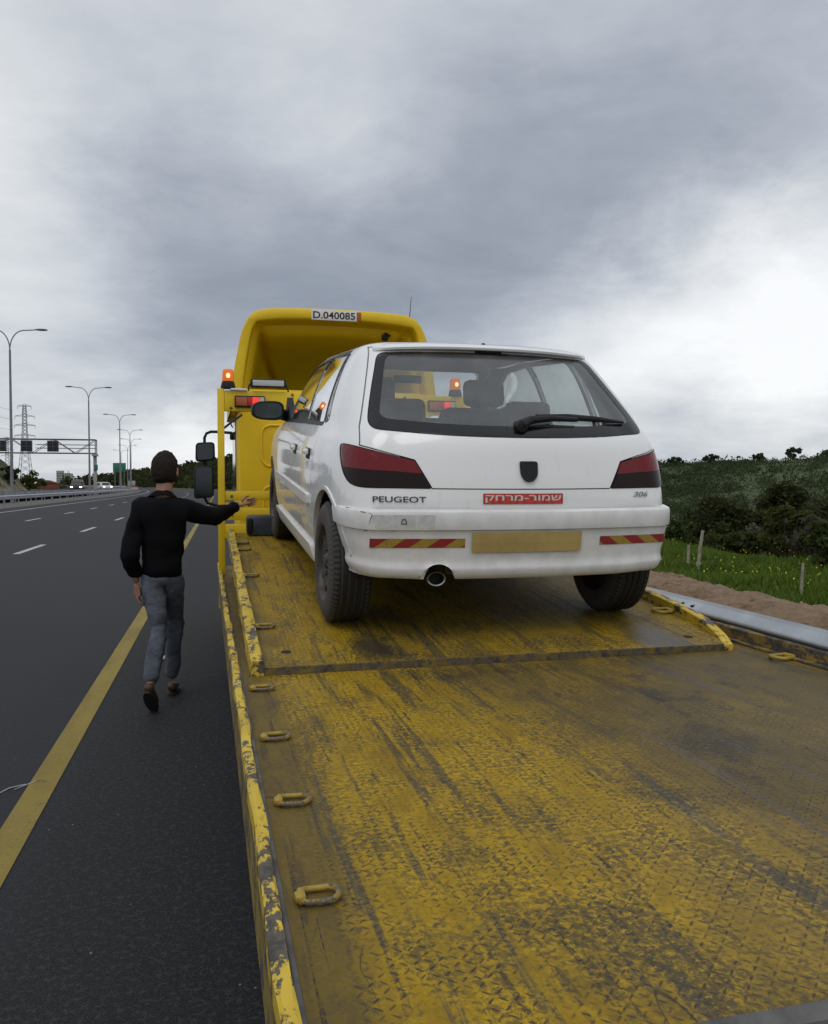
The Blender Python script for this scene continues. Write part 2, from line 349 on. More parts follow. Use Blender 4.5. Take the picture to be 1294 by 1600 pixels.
# ------------------------------------------------------------------ mesh helpers
def link(name, me, parent=None, mats=()):
    o = bpy.data.objects.new(name, me); COL.objects.link(o)
    for m in mats: me.materials.append(m)
    if parent: o.parent = parent
    return o
def tag(o, label=None, cat=None, group=None, kind=None):
    if label: o['label'] = label
    if cat: o['category'] = cat
    if group: o['group'] = group
    if kind: o['kind'] = kind
    return o
def empty(name, loc, rot=(0, 0, 0), label=None, cat=None, group=None):
    o = bpy.data.objects.new(name, None); COL.objects.link(o); o.location = loc; o.rotation_euler = rot; o.empty_display_size = .2
    return tag(o, label, cat, group)
def copy_tree(o, parent=None):
    c = o.copy(); COL.objects.link(c); c.parent = parent
    for ch in list(o.children): copy_tree(ch, c)
    return c
class MB:
    def __init__(s): s.v, s.f, s.m = [], [], []
    def add(s, vs, fs, mi=0):
        b = len(s.v); s.v += [tuple(v) for v in vs]; s.f += [tuple(b+i for i in f) for f in fs]; s.m += [mi]*len(fs); return s
    def box(s, lo, hi, mi=0, bev=0.0, mat=None):
        x0, y0, z0 = lo; x1, y1, z1 = hi
        if bev <= 0:
            vs = [(x, y, z) for z in (z0, z1) for y in (y0, y1) for x in (x0, x1)]
            fs = [(0, 2, 3, 1), (4, 5, 7, 6), (0, 1, 5, 4), (2, 6, 7, 3), (0, 4, 6, 2), (1, 3, 7, 5)]
        else:
            bm = bmesh.new(); bmesh.ops.create_cube(bm, size=1)
            for v in bm.verts: v.co = Vector(((x0+x1)/2+v.co.x*(x1-x0), (y0+y1)/2+v.co.y*(y1-y0), (z0+z1)/2+v.co.z*(z1-z0)))
            bmesh.ops.bevel(bm, geom=list(bm.edges), offset=bev, segments=2, affect='EDGES', profile=.5)
            bm.verts.index_update(); vs = [v.co.copy() for v in bm.verts]; fs = [[v.index for v in f.verts] for f in bm.faces]; bm.free()
        if mat is not None: vs = [mat @ Vector(v) for v in vs]
        return s.add(vs, fs, mi)
    def tube(s, pts, r, n=8, mi=0, closed=False, caps=True):
        pts = [Vector(p) for p in pts]; rs = r if isinstance(r, (list, tuple)) else [r]*len(pts)
        vs, k = [], len(pts); up = None
        for i, p in enumerate(pts):
            if closed: t = pts[(i+1) % k]-pts[i-1]
            else: t = pts[min(i+1, k-1)]-pts[max(i-1, 0)]
            t.normalize()
            if up is None:
                up = Vector((0, 0, 1)) if abs(t.z) < .9 else Vector((1, 0, 0))
            a = t.cross(up).normalized(); b_ = a.cross(t).normalized(); up = b_
            vs += [p+(a*cos(2*pi*j/n)+b_*sin(2*pi*j/n))*rs[i] for j in range(n)]
        fs = []
        for i in range(k if closed else k-1):
            for j in range(n):
                a0 = i*n+j; a1 = i*n+(j+1) % n; b0 = ((i+1) % k)*n+j; b1 = ((i+1) % k)*n+(j+1) % n
                fs.append((a0, a1, b1, b0))
        if caps and not closed: fs += [tuple(range(n))[::-1], tuple((k-1)*n+j for j in range(n))]
        return s.add(vs, fs, mi)
    def lathe(s, prof, n=32, axis='Z', c=(0, 0, 0), mi=0):
        vs = []
        for (r, h) in prof:
            for j in range(n):
                a = 2*pi*j/n
                v = {'Z': (r*cos(a), r*sin(a), h), 'X': (h, r*cos(a), r*sin(a)), 'Y': (r*sin(a), h, r*cos(a))}[axis]
                vs.append((v[0]+c[0], v[1]+c[1], v[2]+c[2]))
        fs = [(i*n+j, i*n+(j+1) % n, (i+1)*n+(j+1) % n, (i+1)*n+j) for i in range(len(prof)-1) for j in range(n)]
        return s.add(vs, fs, mi)
    def prism(s, poly, a, b, axis='Y', mi=0):
        f = {'Y': lambda p, t: (p[0], t, p[1]), 'X': lambda p, t: (t, p[0], p[1]), 'Z': lambda p, t: (p[0], p[1], t)}[axis]
        n = len(poly); vs = [f(p, a) for p in poly]+[f(p, b) for p in poly]
        return s.add(vs, [tuple(range(n)), tuple(range(2*n-1, n-1, -1))]+[(j, (j+1) % n+0, n+(j+1) % n, n+j)[::-1] for j in range(n)], mi)
    def mesh(s, name='m', fix=True):
        me = bpy.data.meshes.new(name); me.from_pydata([tuple(v) for v in s.v], [], s.f); me.polygons.foreach_set('material_index', s.m)
        if fix:
            bm = bmesh.new(); bm.from_mesh(me); bmesh.ops.recalc_face_normals(bm, faces=bm.faces); bm.to_mesh(me); bm.free()
        me.update(); return me
    def build(s, name, mats, parent=None, smooth=True, ang=35, bev=0):
        if not isinstance(mats, (list, tuple)): mats = [mats]
        me = s.mesh(name); o = link(name, me, parent, mats)
        if bev:
            md = o.modifiers.new('b', 'BEVEL'); md.width = bev; md.segments = 2; md.limit_method = 'ANGLE'; md.angle_limit = R(40)
            bake(o)
        if smooth: smooth_(o.data, ang)
        return o
def smooth_(me, ang=35):
    me.polygons.foreach_set('use_smooth', [True]*len(me.polygons)); me.set_sharp_from_angle(angle=R(ang)); me.update()
def bake(o):
    dg = bpy.context.evaluated_depsgraph_get(); me = bpy.data.meshes.new_from_object(o.evaluated_get(dg)); o.modifiers.clear(); o.data = me
    return o
def rpoly(pts, r, n=4):
    """round the corners of a polygon"""
    out = []; k = len(pts)
    for i in range(k):
        p = Vector(pts[i]); a = Vector(pts[i-1]); b = Vector(pts[(i+1) % k])
        rr = r[i] if isinstance(r, (list, tuple)) else r
        da, db = (a-p), (b-p); ra = min(rr, da.length*.45); rb = min(rr, db.length*.45)
        A, B = p+da.normalized()*ra, p+db.normalized()*rb
        for j in range(n+1):
            t = j/n; out.append(tuple(A*(1-t)**2+p*2*t*(1-t)+B*t*t))
    return out
def boolean(a, b, op):
    oa = bpy.data.objects.new('ta', a); ob = bpy.data.objects.new('tb', b); COL.objects.link(oa); COL.objects.link(ob)
    md = oa.modifiers.new('x', 'BOOLEAN'); md.object = ob; md.operation = op; md.solver = 'EXACT'
    dg = bpy.context.evaluated_depsgraph_get(); dg.update()
    me = bpy.data.meshes.new_from_object(oa.evaluated_get(dg))
    bpy.data.objects.remove(oa); bpy.data.objects.remove(ob); return me
def text_mesh(s, size, ext=.0, bold=.018):
    cu = bpy.data.curves.new('t', 'FONT'); cu.body = s; cu.size = size; cu.extrude = ext; cu.align_x = 'CENTER'; cu.align_y = 'CENTER'; cu.resolution_u = 4; cu.offset = bold
    o = bpy.data.objects.new('t', cu); COL.objects.link(o)
    dg = bpy.context.evaluated_depsgraph_get(); dg.update()
    me = bpy.data.meshes.new_from_object(o.evaluated_get(dg)); bpy.data.objects.remove(o); return me
def fit_text(s, w, h, fn, name, mat, parent, thick=.0015):
    """lettering stretched to w x h, laid on a surface through fn(x, z) -> point"""
    me = text_mesh(s, 1.0)
    co = np.array([v.co[:] for v in me.vertices]); lo, hi = co.min(0), co.max(0)
    c = (lo+hi)/2; sc_ = (w/(hi[0]-lo[0]), h/(hi[1]-lo[1]))
    for v in me.vertices:
        v.co = fn((v.co.x-c[0])*sc_[0], (v.co.y-c[1])*sc_[1])
    return link(name, me, parent, [mat])
def grid(fn, nu, nv, cu=False):
    vs = [fn(i/(nu-(0 if cu else 1)), j/(nv-1)) for j in range(nv) for i in range(nu)]
    fs = [(j*nu+i, j*nu+(i+1) % nu, (j+1)*nu+(i+1) % nu, (j+1)*nu+i) for j in range(nv-1) for i in range(nu if cu else nu-1)]
    return vs, fs
def npmesh(name, V, F, mats, parent=None, kind=None):
    me = bpy.data.meshes.new(name); nv, nf, k = len(V), len(F), F.shape[1]
    me.vertices.add(nv); me.vertices.foreach_set('co', V.astype(np.float32).ravel())
    me.loops.add(nf*k); me.loops.foreach_set('vertex_index', F.astype(np.int32).ravel())
    me.polygons.add(nf); me.polygons.foreach_set('loop_start', np.arange(0, nf*k, k, dtype=np.int32)); me.update(calc_edges=True); me.validate()
    return link(name, me, parent, mats)

# ------------------------------------------------------------------ ground, road, hills
from mathutils import noise as mn
def ss(x, a, b):
    t = np.clip((np.asarray(x, float)-a)/(b-a), 0, 1); return t*t*(3-2*t)
def bend(Y): return np.where(np.asarray(Y) > 100, -(np.asarray(Y, float)-100)**2/2300, 0.0)
def bend1(Y): return -(Y-100)**2/2300 if Y > 100 else 0.0
def wav(X, Y, s, k=0): return (np.sin(X/s+k)*np.cos(Y/(s*1.3)+k*2)+np.sin((X+Y)/(s*.61)+k*3)*.5+np.sin((X-1.7*Y)/(s*.37)+k)*.25)/1.75
def height(X, Y):
    xr = X-bend(np.minimum(Y, 700))
    z = -.04-4.6*ss(xr, 9.6, 28)+ss(xr, 7, 9)*.03
    z = z+ss(xr, 70, 230)*(15.0+wav(X, Y, 38)*1.5-ss(-Y, -420, -700)*0)+ss(xr, 70, 110)*wav(X, Y, 12, 2)*.5
    blob = 25*np.exp(-((X-80)**2)/(2*95**2)-((Y-560)**2)/(2*85**2))*ss(xr, 6, 26)
    z = z+blob
    cut = ss(-xr, 32.5, 39)*ss(-Y, -196, -168)*ss(Y, 60, 110)
    z = z+cut*(6.6+wav(X, Y, 9, 1)*.8+wav(X, Y, 2.1, 3)*.35)
    z = z+ss(-xr, 36, 120)*ss(-Y, -196, -168)*5
    return z
xs = np.unique(np.concatenate([np.linspace(-60, 60, 161), np.linspace(-46, -30, 33), 60+np.cumsum(np.linspace(1.5, 9, 34)), -60-np.cumsum(np.linspace(1.5, 25, 30)), np.array([600, 900, 1500, 3000, -800, -1500, -3000])]))
ys = np.unique(np.concatenate([np.linspace(-40, 220, 174), 220+np.cumsum(np.linspace(2.5, 16, 60)), np.array([-400, -150, 1000, 1400, 2200, 4500])]))
X, Y = np.meshgrid(xs, ys); Z = height(X, Y)
nx, ny = len(xs), len(ys); idx = np.arange(nx*ny).reshape(ny, nx)
F = np.stack([idx[:-1, :-1], idx[:-1, 1:], idx[1:, 1:], idx[1:, :-1]], -1).reshape(-1, 4)
def terrain_mat():
    m = M['ground'].copy(); nt = m.node_tree; b = nt.nodes['Principled BSDF']; o = coords(nt, 'Object'); x, y, z = xyz(nt, o)
    prev = b.inputs['Base Color'].links[0].from_socket
    n = noise(nt, o, .35, 6, .75); n2 = noise(nt, mapv(nt, o, (1, 1, 3)), .12, 4, .6)
    rock = mix(nt, n.step(.35, .65), (.20, .145, .095), (.36, .30, .22)); rock = mix(nt, n2.step(.5, .6)*.6, rock, (.16, .08, .045))
    msk = x.step(-31, -33)*x.step(-60, -46)*y.step(215, 190)*(n+z*.03).step(.62, .50)
    mead = x.step(30, 34)*x.step(80, 64)
    c = mix(nt, mead*.85, prev, (.13, .17, .025)); c = mix(nt, msk, c, rock)
    nt.links.new(c, b.inputs['Base Color']); return m
gr = npmesh('ground', np.stack([X.ravel(), Y.ravel(), Z.ravel()], 1), F, [terrain_mat()]); smooth_(gr.data, 180); tag(gr, kind='structure')

def strip(name, x0, x1, y0, y1, z, mat, step=6.0, kind='structure'):
    n = max(2, int((y1-y0)/step)+1); vs, fs = [], []
    for i in range(n):
        y = y0+(y1-y0)*i/(n-1); b = bend1(y); vs += [(x0+b, y, z), (x1+b, y, z)]
    fs = [(2*i, 2*i+1, 2*i+3, 2*i+2) for i in range(n-1)]
    me = bpy.data.meshes.new(name); me.from_pydata(vs, [], fs); o = link(name, me, None, [mat]); return tag(o, kind=kind)
strip('road', -13.4, 3.5, -30, 640, 0.0, M['asphalt'])
strip('opposite_road', -31, -17.6, -30, 640, 0.50, M['asphalt'])
strip('median', -17.6, -13.4, -30, 640, .012, M['gravel'])
strip('yellow_edge_line', -.975, -.835, -10, 640, .004, M['mark_y'])
strip('white_edge_line', -11.9, -11.72, -10, 640, .004, M['mark_w'])
strip('opposite_edge_line', -19.2, -19.0, -10, 640, .504, M['mark_w'])
mb = MB()
for xl in (-4.45, -8.05):
    for k in range(-2, 34):
        y0 = (20.0 if xl > -5 else 20.0)+k*9.0; y1 = y0+3
        b0, b1 = bend1(y0), bend1(y1)
        mb.add([(xl-.075+b0, y0, .004), (xl+.075+b0, y0, .004), (xl+.075+b1, y1, .004), (xl-.075+b1, y1, .004)], [(0, 1, 2, 3)])
tag(mb.build('lane_dashes', M['mark_w'], smooth=False), kind='structure')
# scuffed white paint scribble by the edge line and a few stones on the shoulder
mb = MB(); mb.tube([(-1.16, 4.30, .004), (-1.12, 4.42, .005), (-1.06, 4.55, .004), (-.99, 4.58, .006)], .0035, 5); mb.tube([(-1.03, 4.52, .004), (-.95, 4.62, .006)], .003, 5)
tag(mb.build('paint_scuff', M['mark_w']), kind='structure')

# dirt verge
nx_, ny_ = 66, 900
vs = np.zeros((ny_, nx_, 3))
for j in range(ny_):
    y = -2+j*.07 if j < 600 else 40+(j-600)*.35
    for i in range(nx_):
        x = 3.42+i*.061
        e = ss(x, 3.42, 3.75)*ss(-x, -7.4, -6.9)
        h = .06+.06*mn.noise(Vector((x*.9, y*.5, 3)))+.055*mn.noise(Vector((x*3.3, y*2.6, 0)))+.035*mn.noise(Vector((x*9, y*8, 1)))
        h += .10*math.exp(-((x-6.3)/.55)**2)+.05*max(0, mn.noise(Vector((x*5.5, y*5, 7))))**.7
        vs[j, i] = (x+.12*mn.noise(Vector((0, y*.7, 9)))*(i > 50), y, max(h, -.0)*float(e)-.03*(1-float(e))+.002)
idx = np.arange(nx_*ny_).reshape(ny_, nx_)
F = np.stack([idx[:-1, :-1], idx[:-1, 1:], idx[1:, 1:], idx[1:, :-1]], -1).reshape(-1, 4)
d = npmesh('dirt_verge', vs.reshape(-1, 3), F, [M['dirt']]); smooth_(d.data, 180); tag(d, kind='structure')

n = 1500
sx_ = rng.uniform(3.7, 7.1, n); sy_ = rng.uniform(3, 30, n); V_, F_ = [], []
ic = [(0, 0, 1), (.9, 0, .2), (.2, .8, .3), (-.8, .3, .1), (-.4, -.8, .2), (.5, -.7, .15), (0, 0, -.6)]; fc = [(0, 1, 2), (0, 2, 3), (0, 3, 4), (0, 4, 5), (0, 5, 1), (6, 2, 1), (6, 3, 2), (6, 4, 3), (6, 5, 4), (6, 1, 5)]
for i in range(n):
    r_ = rng.uniform(.012, .05)*(1 if rng.random() > .05 else 1.6); b_ = len(V_); a_ = rng.uniform(0, 6.28)
    V_ += [(sx_[i]+r_*(p[0]*cos(a_)-p[1]*sin(a_))*rng.uniform(.7, 1.3), sy_[i]+r_*(p[0]*sin(a_)+p[1]*cos(a_))*rng.uniform(.7, 1.3), .075+r_*p[2]*.7) for p in ic]; F_ += [tuple(b_+k for k in f) for f in fc]
st = npmesh('stones', np.array(V_), np.array(F_), [M['rock']]); tag(st, 'pale stones and clods scattered over the dirt verge', 'stones', kind='stuff')

# ------------------------------------------------------------------ foliage
def quads(C, size, jitter=.4, flat=0.0):
    """one randomly turned leaf-cluster quad at each centre"""
    n = len(C); a = rng.normal(size=(n, 3)); a /= np.linalg.norm(a, axis=1)[:, None]
    b = rng.normal(size=(n, 3)); b -= (b*a).sum(1)[:, None]*a; b /= np.linalg.norm(b, axis=1)[:, None]
    s = (np.asarray(size)*(1+jitter*rng.uniform(-1, 1, n)))[:, None]
    w_ = s*.62
    V = np.stack([C-a*s, C+b*w_*.9-a*s*.1, C+a*s, C-b*w_+a*s*.15], 1).reshape(-1, 3)
    return V, np.arange(4*n).reshape(n, 4)
def crown_points(n, c, r, clumps, fill=.55, sq=1.0):
    """leaf centres gathered in clumps spread through an ellipsoid; returns (n,3)"""
    u = rng.normal(size=(clumps, 3)); u /= np.linalg.norm(u, axis=1)[:, None]
    rad = rng.uniform(.35, 1.0, clumps)**.6
    cc = u*rad[:, None]*np.array(r)*.82
    cr_ = rng.uniform(.22, .42, clumps)*min(r)*1.0
    k = rng.integers(0, clumps, n); q = rng.normal(size=(n, 3)); q /= np.linalg.norm(q, axis=1)[:, None]
    q = q*(rng.uniform(0, 1, n)**.45)[:, None]*cr_[k][:, None]; q[:, 2] *= .72
    return cc[k]+q+np.array(c)
def limbs(mb, h, r, spread, n, base=.35):
    mb.tube([(0, 0, -.3), (.04*h, 0, h*.35), (-.02*h, .03*h, h*.7), (0, 0, h*.92)], [r, r*.8, r*.5, r*.15], 7)
    for k in range(n):
        a = 2.4*k+random.random(); z0 = h*(base+.45*k/n); L = spread*random.uniform(.6, .95)
        mb.tube([(0, 0, z0), (cos(a)*L*.5, sin(a)*L*.5, z0+L*.28), (cos(a)*L, sin(a)*L, z0+L*.42)], [r*.42, r*.25, r*.06], 5)
    return mb
def tree(name, x, y, h, rx, mat, n, leaf, label, cat='tree', group=None, low=.25, clumps=40, z=None, ry=None):
    z = float(height(np.array(x), np.array(y))) if z is None else z
    t = empty(name, (x, y, z), (0, 0, random.random()*6), label, cat, group)
    limbs(MB(), h, h*.028+.03, rx*.8, 9).build('trunk', M['bark'], t)
    cz = h*(1+low)/2; rz = h*(1-low)/2
    C = crown_points(n, (0, 0, cz), (rx, ry or rx, rz), clumps)
    V, F = quads(C, leaf); npmesh('crown', V, F, [mat], t); return t
def bush(name, x, y, h, r, mat, n, leaf, label, cat='bush', group=None, clumps=22, z=None):
    z = float(height(np.array(x), np.array(y))) if z is None else z
    t = empty(name, (x, y, z), (0, 0, random.random()*6), label, cat, group)
    mb = MB()
    for k in range(7):
        a = k*.9; mb.tube([(0, 0, -.1), (cos(a)*r*.35, sin(a)*r*.35, h*.4), (cos(a)*r*.65, sin(a)*r*.65, h*.75)], [.03, .02, .006], 5)
    mb.build('stems', M['bark'], t)
    C = crown_points(n, (0, 0, h*.5), (r, r, h*.5), clumps); C[:, 2] = np.maximum(C[:, 2], .02)
    V, F = quads(C, leaf); npmesh('crown', V, F, [mat], t); return t
def polar(u, d):
    """ground position in image column u at distance d"""
    r = ray(u, 757); k = d/math.hypot(r.x, r.y); return r.x*k, r.y*k

G1 = 'dark trees in the hollow beyond the verge'
for (u, dd, h, rx, lb) in ((1130, 55, 6.3, 2.5, 'dark bushy pine in the hollow, directly behind the leaning wooden stake'),
                           (1100, 64, 4.6, 2.0, 'dark pine half hidden behind the left side of the big bushy pine'),
                           (1172, 60, 4.4, 2.0, 'dark pine filling the gap between the two broad pines'),
                           (1220, 54, 6.4, 2.5, 'broad dark pine rising behind the round olive bush'),
                           (1268, 59, 4.6, 2.0, 'dark pine just right of the broad pine behind the round olive bush'),
                           (1306, 50, 5.6, 2.6, 'dark pine cut by the right edge of the picture'),
                           (1066, 66, 3.8, 1.6, 'small dark tree showing beside the car bumper corner')):
    x, y = polar(u, dd); tree('pine_tree', x, y, h, rx, M['lf_pine'] if u != 1066 else M['lf_green'], 6500, .15, lb, group=G1, low=.10, clumps=34)
for (u, dd, h, r, mt, nm, lb) in ((1229, 21, 1.75, .62, 'lf_bush', 'round_bush', 'round olive green bush on the grass edge in front of the pines'),
                              (1279, 20, 1.3, .62, 'lf_grey', 'dry_shrub', 'grey leafless shrub at the right edge of the grass'),
                              (1195, 27, 1.7, .9, 'lf_grey', 'dry_shrub', 'grey brown shrub behind the round olive bush'),
                              (1130, 26, 1.2, .9, 'lf_green', 'green_shrub', 'low green shrub growing below the big bushy pine'),
                              (1160, 22, .8, .7, 'lf_green', 'green_shrub', 'low leafy shrub on the grass left of the round olive bush'),
                              (1060, 30, 1.5, .9, 'lf_green', 'green_shrub', 'green shrub at the grass edge right beside the car bumper'),
                              (1252, 27, 1.5, .9, 'lf_green', 'green_shrub', 'dark green shrub between the round bush and the dry grey shrub'),
                              (1300, 16.5, 1.0, .6, 'lf_green', 'green_shrub', 'leafy shrub on the right picture edge in front of the dry shrub')):
    x, y = polar(u, dd); bush(nm, x, y, h, r, M[mt], 2600, .055 if mt != 'lf_grey' else .05, lb, group='shrubs along the grassy edge')

for (u, dd, h, rx, lb) in ((1240, 300, 5.4, 3.2, 'lone taller tree standing out of the ridge skyline above the broad pines'), (1185, 330, 3.8, 2.8, 'small round tree on the skyline above the gap between the pines'),
                           (1110, 330, 4.4, 3.4, 'round tree on the skyline above the tall leaning stake'), (1056, 340, 4.6, 3.8, 'round tree on the skyline just beside the car tail'), (1290, 300, 3.8, 2.6, 'skyline tree at the right edge of the picture')):
    x, y = polar(u, dd)
    while height(np.array(x), np.array(y)) < height(np.array(x*1.02), np.array(y*1.02))-.05 and x < 400: x *= 1.02; y *= 1.02
    tree('ridge_tree', x, y, h, rx, M['lf_far'], 1500, .36, lb, group='trees on the ridge skyline', low=.05, clumps=26)

# leaning stakes of the old fence
def stake(u, dd, h, lean, label, r=.03):
    x, y = polar(u, dd); z = float(height(np.array(x), np.array(y)))
    mb = MB(); mb.tube([(0, 0, -.2), (lean*.5, 0, h*.5), (lean, 0, h)], [r, r*.95, r*.85], 8)
    o = mb.build('wooden_stake', M['wood']); o.location = (x, y, z); tag(o, label, 'stake', 'old fence stakes in the grass')
stake(1090, 15.8, .74, .12, 'tallest pale wooden stake, leaning, below the big bushy pine', .033)
stake(1076, 16.5, .42, .02, 'short wooden stake just left of the tall leaning stake')
stake(1254, 12.6, .50, .03, 'thin pale stake in the grass below the dry grey shrub', .022)

# grass of the verge
n = 52000
gx_ = rng.uniform(6.75, 13.5, n*2)+rng.normal(0, .25, n*2); gy_ = rng.uniform(3.5, 34, n*2)
k = gx_ > 6.75+.35*np.sin(gy_*.9)+.25*np.sin(gy_*2.3); gx_, gy_ = gx_[k], gy_[k]
gz_ = height(gx_, gy_); n = len(gx_)
h = rng.uniform(.10, .30, n)*(.7+.5*wav(gx_, gy_, .8)**1); h = np.maximum(h, .06)
a = rng.uniform(0, 2*pi, n); wd = rng.uniform(.010, .022, n); ln = rng.uniform(-.09, .09, (n, 2))
B = np.stack([gx_, gy_, gz_-.02], 1); dx = np.stack([np.cos(a)*wd, np.sin(a)*wd, 0*a], 1)
T_ = B+np.concatenate([ln, h[:, None]], 1); Mi = B+np.concatenate([ln*.35, h[:, None]*.6], 1)
V = np.stack([B-dx, B+dx, Mi+dx*.9, T_, Mi-dx*.9], 1).reshape(-1, 3)
npmesh('grass', V, np.arange(5*n).reshape(n, 5), [M['grass']]); tag(bpy.data.objects['grass'], 'green grass and weeds growing along the dirt verge', 'grass', kind='stuff')
n = 1500
fx = rng.uniform(7.3, 12, n); fy = rng.uniform(5, 28, n); k = wav(fx, fy, 1.4, 5) > .12; fx, fy = fx[k], fy[k]
V, F = quads(np.stack([fx, fy, height(fx, fy)+rng.uniform(.18, .34, len(fx))], 1), .017)
npmesh('wildflowers', V, F, [M['flower']]); tag(bpy.data.objects['wildflowers'], 'yellow wildflowers scattered in the verge grass', 'flowers', kind='stuff')

# far scrub on the hillside and wood beyond the bend
def scatter(name, XY, rad, per, leaf, mat, label, lift=.35):
    x, y = XY; n = len(x); z = height(x, y)
    cc = np.repeat(np.stack([x, y, z+rad*lift], 1), per, 0); rr = np.repeat(rad, per)
    q = rng.normal(size=(n*per, 3)); q /= np.linalg.norm(q, axis=1)[:, None]; q *= (rng.uniform(.2, 1, n*per)**.5*rr)[:, None]; q[:, 2] *= .85
    V, F = quads(cc+q, leaf*np.repeat(rad, per)); o = npmesh(name, V, F, [mat]); tag(o, label, 'scrub', kind='stuff'); return o
n = 9000
az = rng.uniform(R(24), R(46), n); dist = rng.uniform(100, 560, n)
x, y = np.sin(az)*dist, np.cos(az)*dist; k = (x > 72) & (x < 310); x, y = x[k], y[k]
k = wav(x, y, 9, 1)+rng.normal(0, .5, len(x)) > .0; x, y = x[k], y[k]
scatter('hillside_scrub', (x, y), rng.uniform(.8, 2.0, len(x))*(1+.7*(rng.random(len(x)) > .9)), 40, .17, M['lf_far'], 'green scrub and small trees covering the hill on the right')
n = 3400
x = rng.uniform(-110, 190, n); y = rng.uniform(400, 640, n); xr_ = x-bend(y); k = xr_ > 9; x, y = x[k], y[k]
scatter('roadside_wood', (x, y), rng.uniform(2.2, 5.0, len(x)), 26, .26, M['lf_pine'], 'dark wood on the rise where the motorway bends away', .6)

# trees on the rock cutting at the left
tree('cutting_tree', -44.5, 170, 5.0, 2.6, M['lf_pine'], 1500, .33, 'small dark tree on top of the rock cutting, right of the near lamp post', group='trees on the rock cutting', low=.15)
tree('cutting_tree', -48.5, 166, 5.5, 4.2, M['lf_pine'], 1800, .36, 'broad dark tree on the cutting at the left picture edge', group='trees on the rock cutting', low=.05)
for (x, y, h_, r_, mt, lb) in ((-36.0, 158, 3.4, 2.4, 'lf_pine', 'dark bush at the foot of the rock cutting beside the near lamp post'), (-35.6, 172, 4.0, 2.2, 'lf_bush', 'yellow green bush on the slope of the rock cutting'),
                       (-36, 181, 3.2, 2.0, 'lf_bush', 'olive bush at the low right end of the rock cutting'), (-39, 150, 2.5, 1.8, 'lf_green', 'green bush half way up the rock cutting at the left edge')):
    bush('cutting_bush', x, y, h_, r_, M[mt], 1100, .22, lb, group='bushes on the rock cutting')

# ------------------------------------------------------------------ guardrails
def wbeam(cx_, y0, y1, top, face, step):
    prof = []
    for i in range(25):
        t = i/24; z = top-.31*t; xx = .042*(1-cos(t*4*pi))/1.0
        prof.append((xx*face, z))
    n = max(2, int((y1-y0)/step)+1); vs = []
    for j in range(n):
        y = y0+(y1-y0)*j/(n-1); b = bend1(y); vs += [(cx_+b+p[0], y, p[1]) for p in prof]
    fs = [(j*25+i, j*25+i+1, (j+1)*25+i+1, (j+1)*25+i) for j in range(n-1) for i in range(24)]
    return vs, fs
def guardrail(name, cx_, y0, y1, face, label, sp, top=.80, step=4, ymax=200, beams=((0, ''),)):
    t = empty(name, (0, 0, 0), label=label, cat='guardrail')
    mb = MB(); v, f = wbeam(cx_, y0, y1, top, face, step); mb.add(v, f); o = mb.build('rail', M['galv'], t, ang=80)
    so = o.modifiers.new('s', 'SOLIDIFY'); so.thickness = .004; bake(o)
    y = y0+.5; p0 = None
    while y < ymax:
        if p0 is None:
            m2 = MB(); xx = -face*.02
            m2.box((xx-.03, -.005, -.1), (xx+.03, .005, top-.05)); m2.box((xx-.03, -.05, -.1), (xx-.024, .05, top-.05)); m2.box((xx+.024, -.05, -.1), (xx+.03, .05, top-.05))
            p0 = m2.build('post', M['galv'], t, smooth=False); p = p0
            bb = MB(); bb.lathe([(0, -.012), (.016, -.012), (.016, 0), (0, 0)], 8, 'X', (0, 0, 0)); 
        else: p = p0.copy(); COL.objects.link(p)
        p.location = (cx_+bend1(y), y, 0); y += sp
    if name == 'near_guardrail':
        for yy in [y0+.5+2*k for k in range(12)]:
            for dy in (-.06, .06):
                bo = MB(); bo.lathe([(0, -.085), (.011, -.085), (.013, -.075), (.013, -.06)], 8, 'X', (cx_+.02, yy+dy, top-.045)); bo.build('bolt_head', M['under'], t)
    return t
t = guardrail('near_guardrail', 3.04, .4, 130, -1, 'shiny galvanised guardrail along the dirt verge beside the tow truck', 2.0, .80, 1.0, 60)
guardrail('median_guardrail', -14.1, 20, 560, 1, 'galvanised guardrail along the near side of the motorway median', 4.0, .82, 4, 240)
guardrail('far_median_guardrail', -17.0, 20, 560, -1, 'galvanised guardrail along the far side of the motorway median', 4.0, .95, 4, 240)

# ------------------------------------------------------------------ street lamps
def street_lamp(label, H=13.4):
    t = empty('street_lamp', (0, 0, 0), label=label, cat='street lamp', group='double armed street lamps down the median')
    MB().tube([(0, 0, 0), (0, 0, 1.2), (0, 0, H-1.6)], [.13, .12, .075], 10).lathe([(0, .0), (.26, .0), (.26, .04), (.14, .07), (.14, .5)], 12).build('pole', M['pole'], t)
    for s in (-1, 1):
        pts = [(0, 0, H-1.7)]+[(s*(1.0*(1-cos(a))), 0, H-1.6+1.5*sin(a)) for a in np.linspace(.1, pi/2, 8)]+[(s*1.75, 0, H-.03), (s*1.95, 0, H-.01)]
        arm = MB().tube(pts, .045, 7).build('arm', M['pole'], t)
        hd = MB(); hd.lathe([(0, -.42), (.09, -.40), (.15, -.15), (.16, .15), (.10, .42), (0, .45)], 12, 'X', (0, 0, 0)); me = hd
        me.v = [(v[0]+s*2.25, v[1], v[2]*.55+H) for v in me.v]
        me.build('lamp_head', M['dark_metal'], t)
    return t
labs = ['tall double armed street lamp nearest the camera, at the left picture edge', 'second double armed street lamp, standing just left of the gantry leg',
        'third double armed street lamp, first one right of the gantry leg', 'fourth street lamp down the median, beside the green road sign',
        'fifth street lamp down the median, right of the green road sign', 'sixth street lamp, far away behind the fifth', 'seventh and farthest visible street lamp down the median']
L0 = None
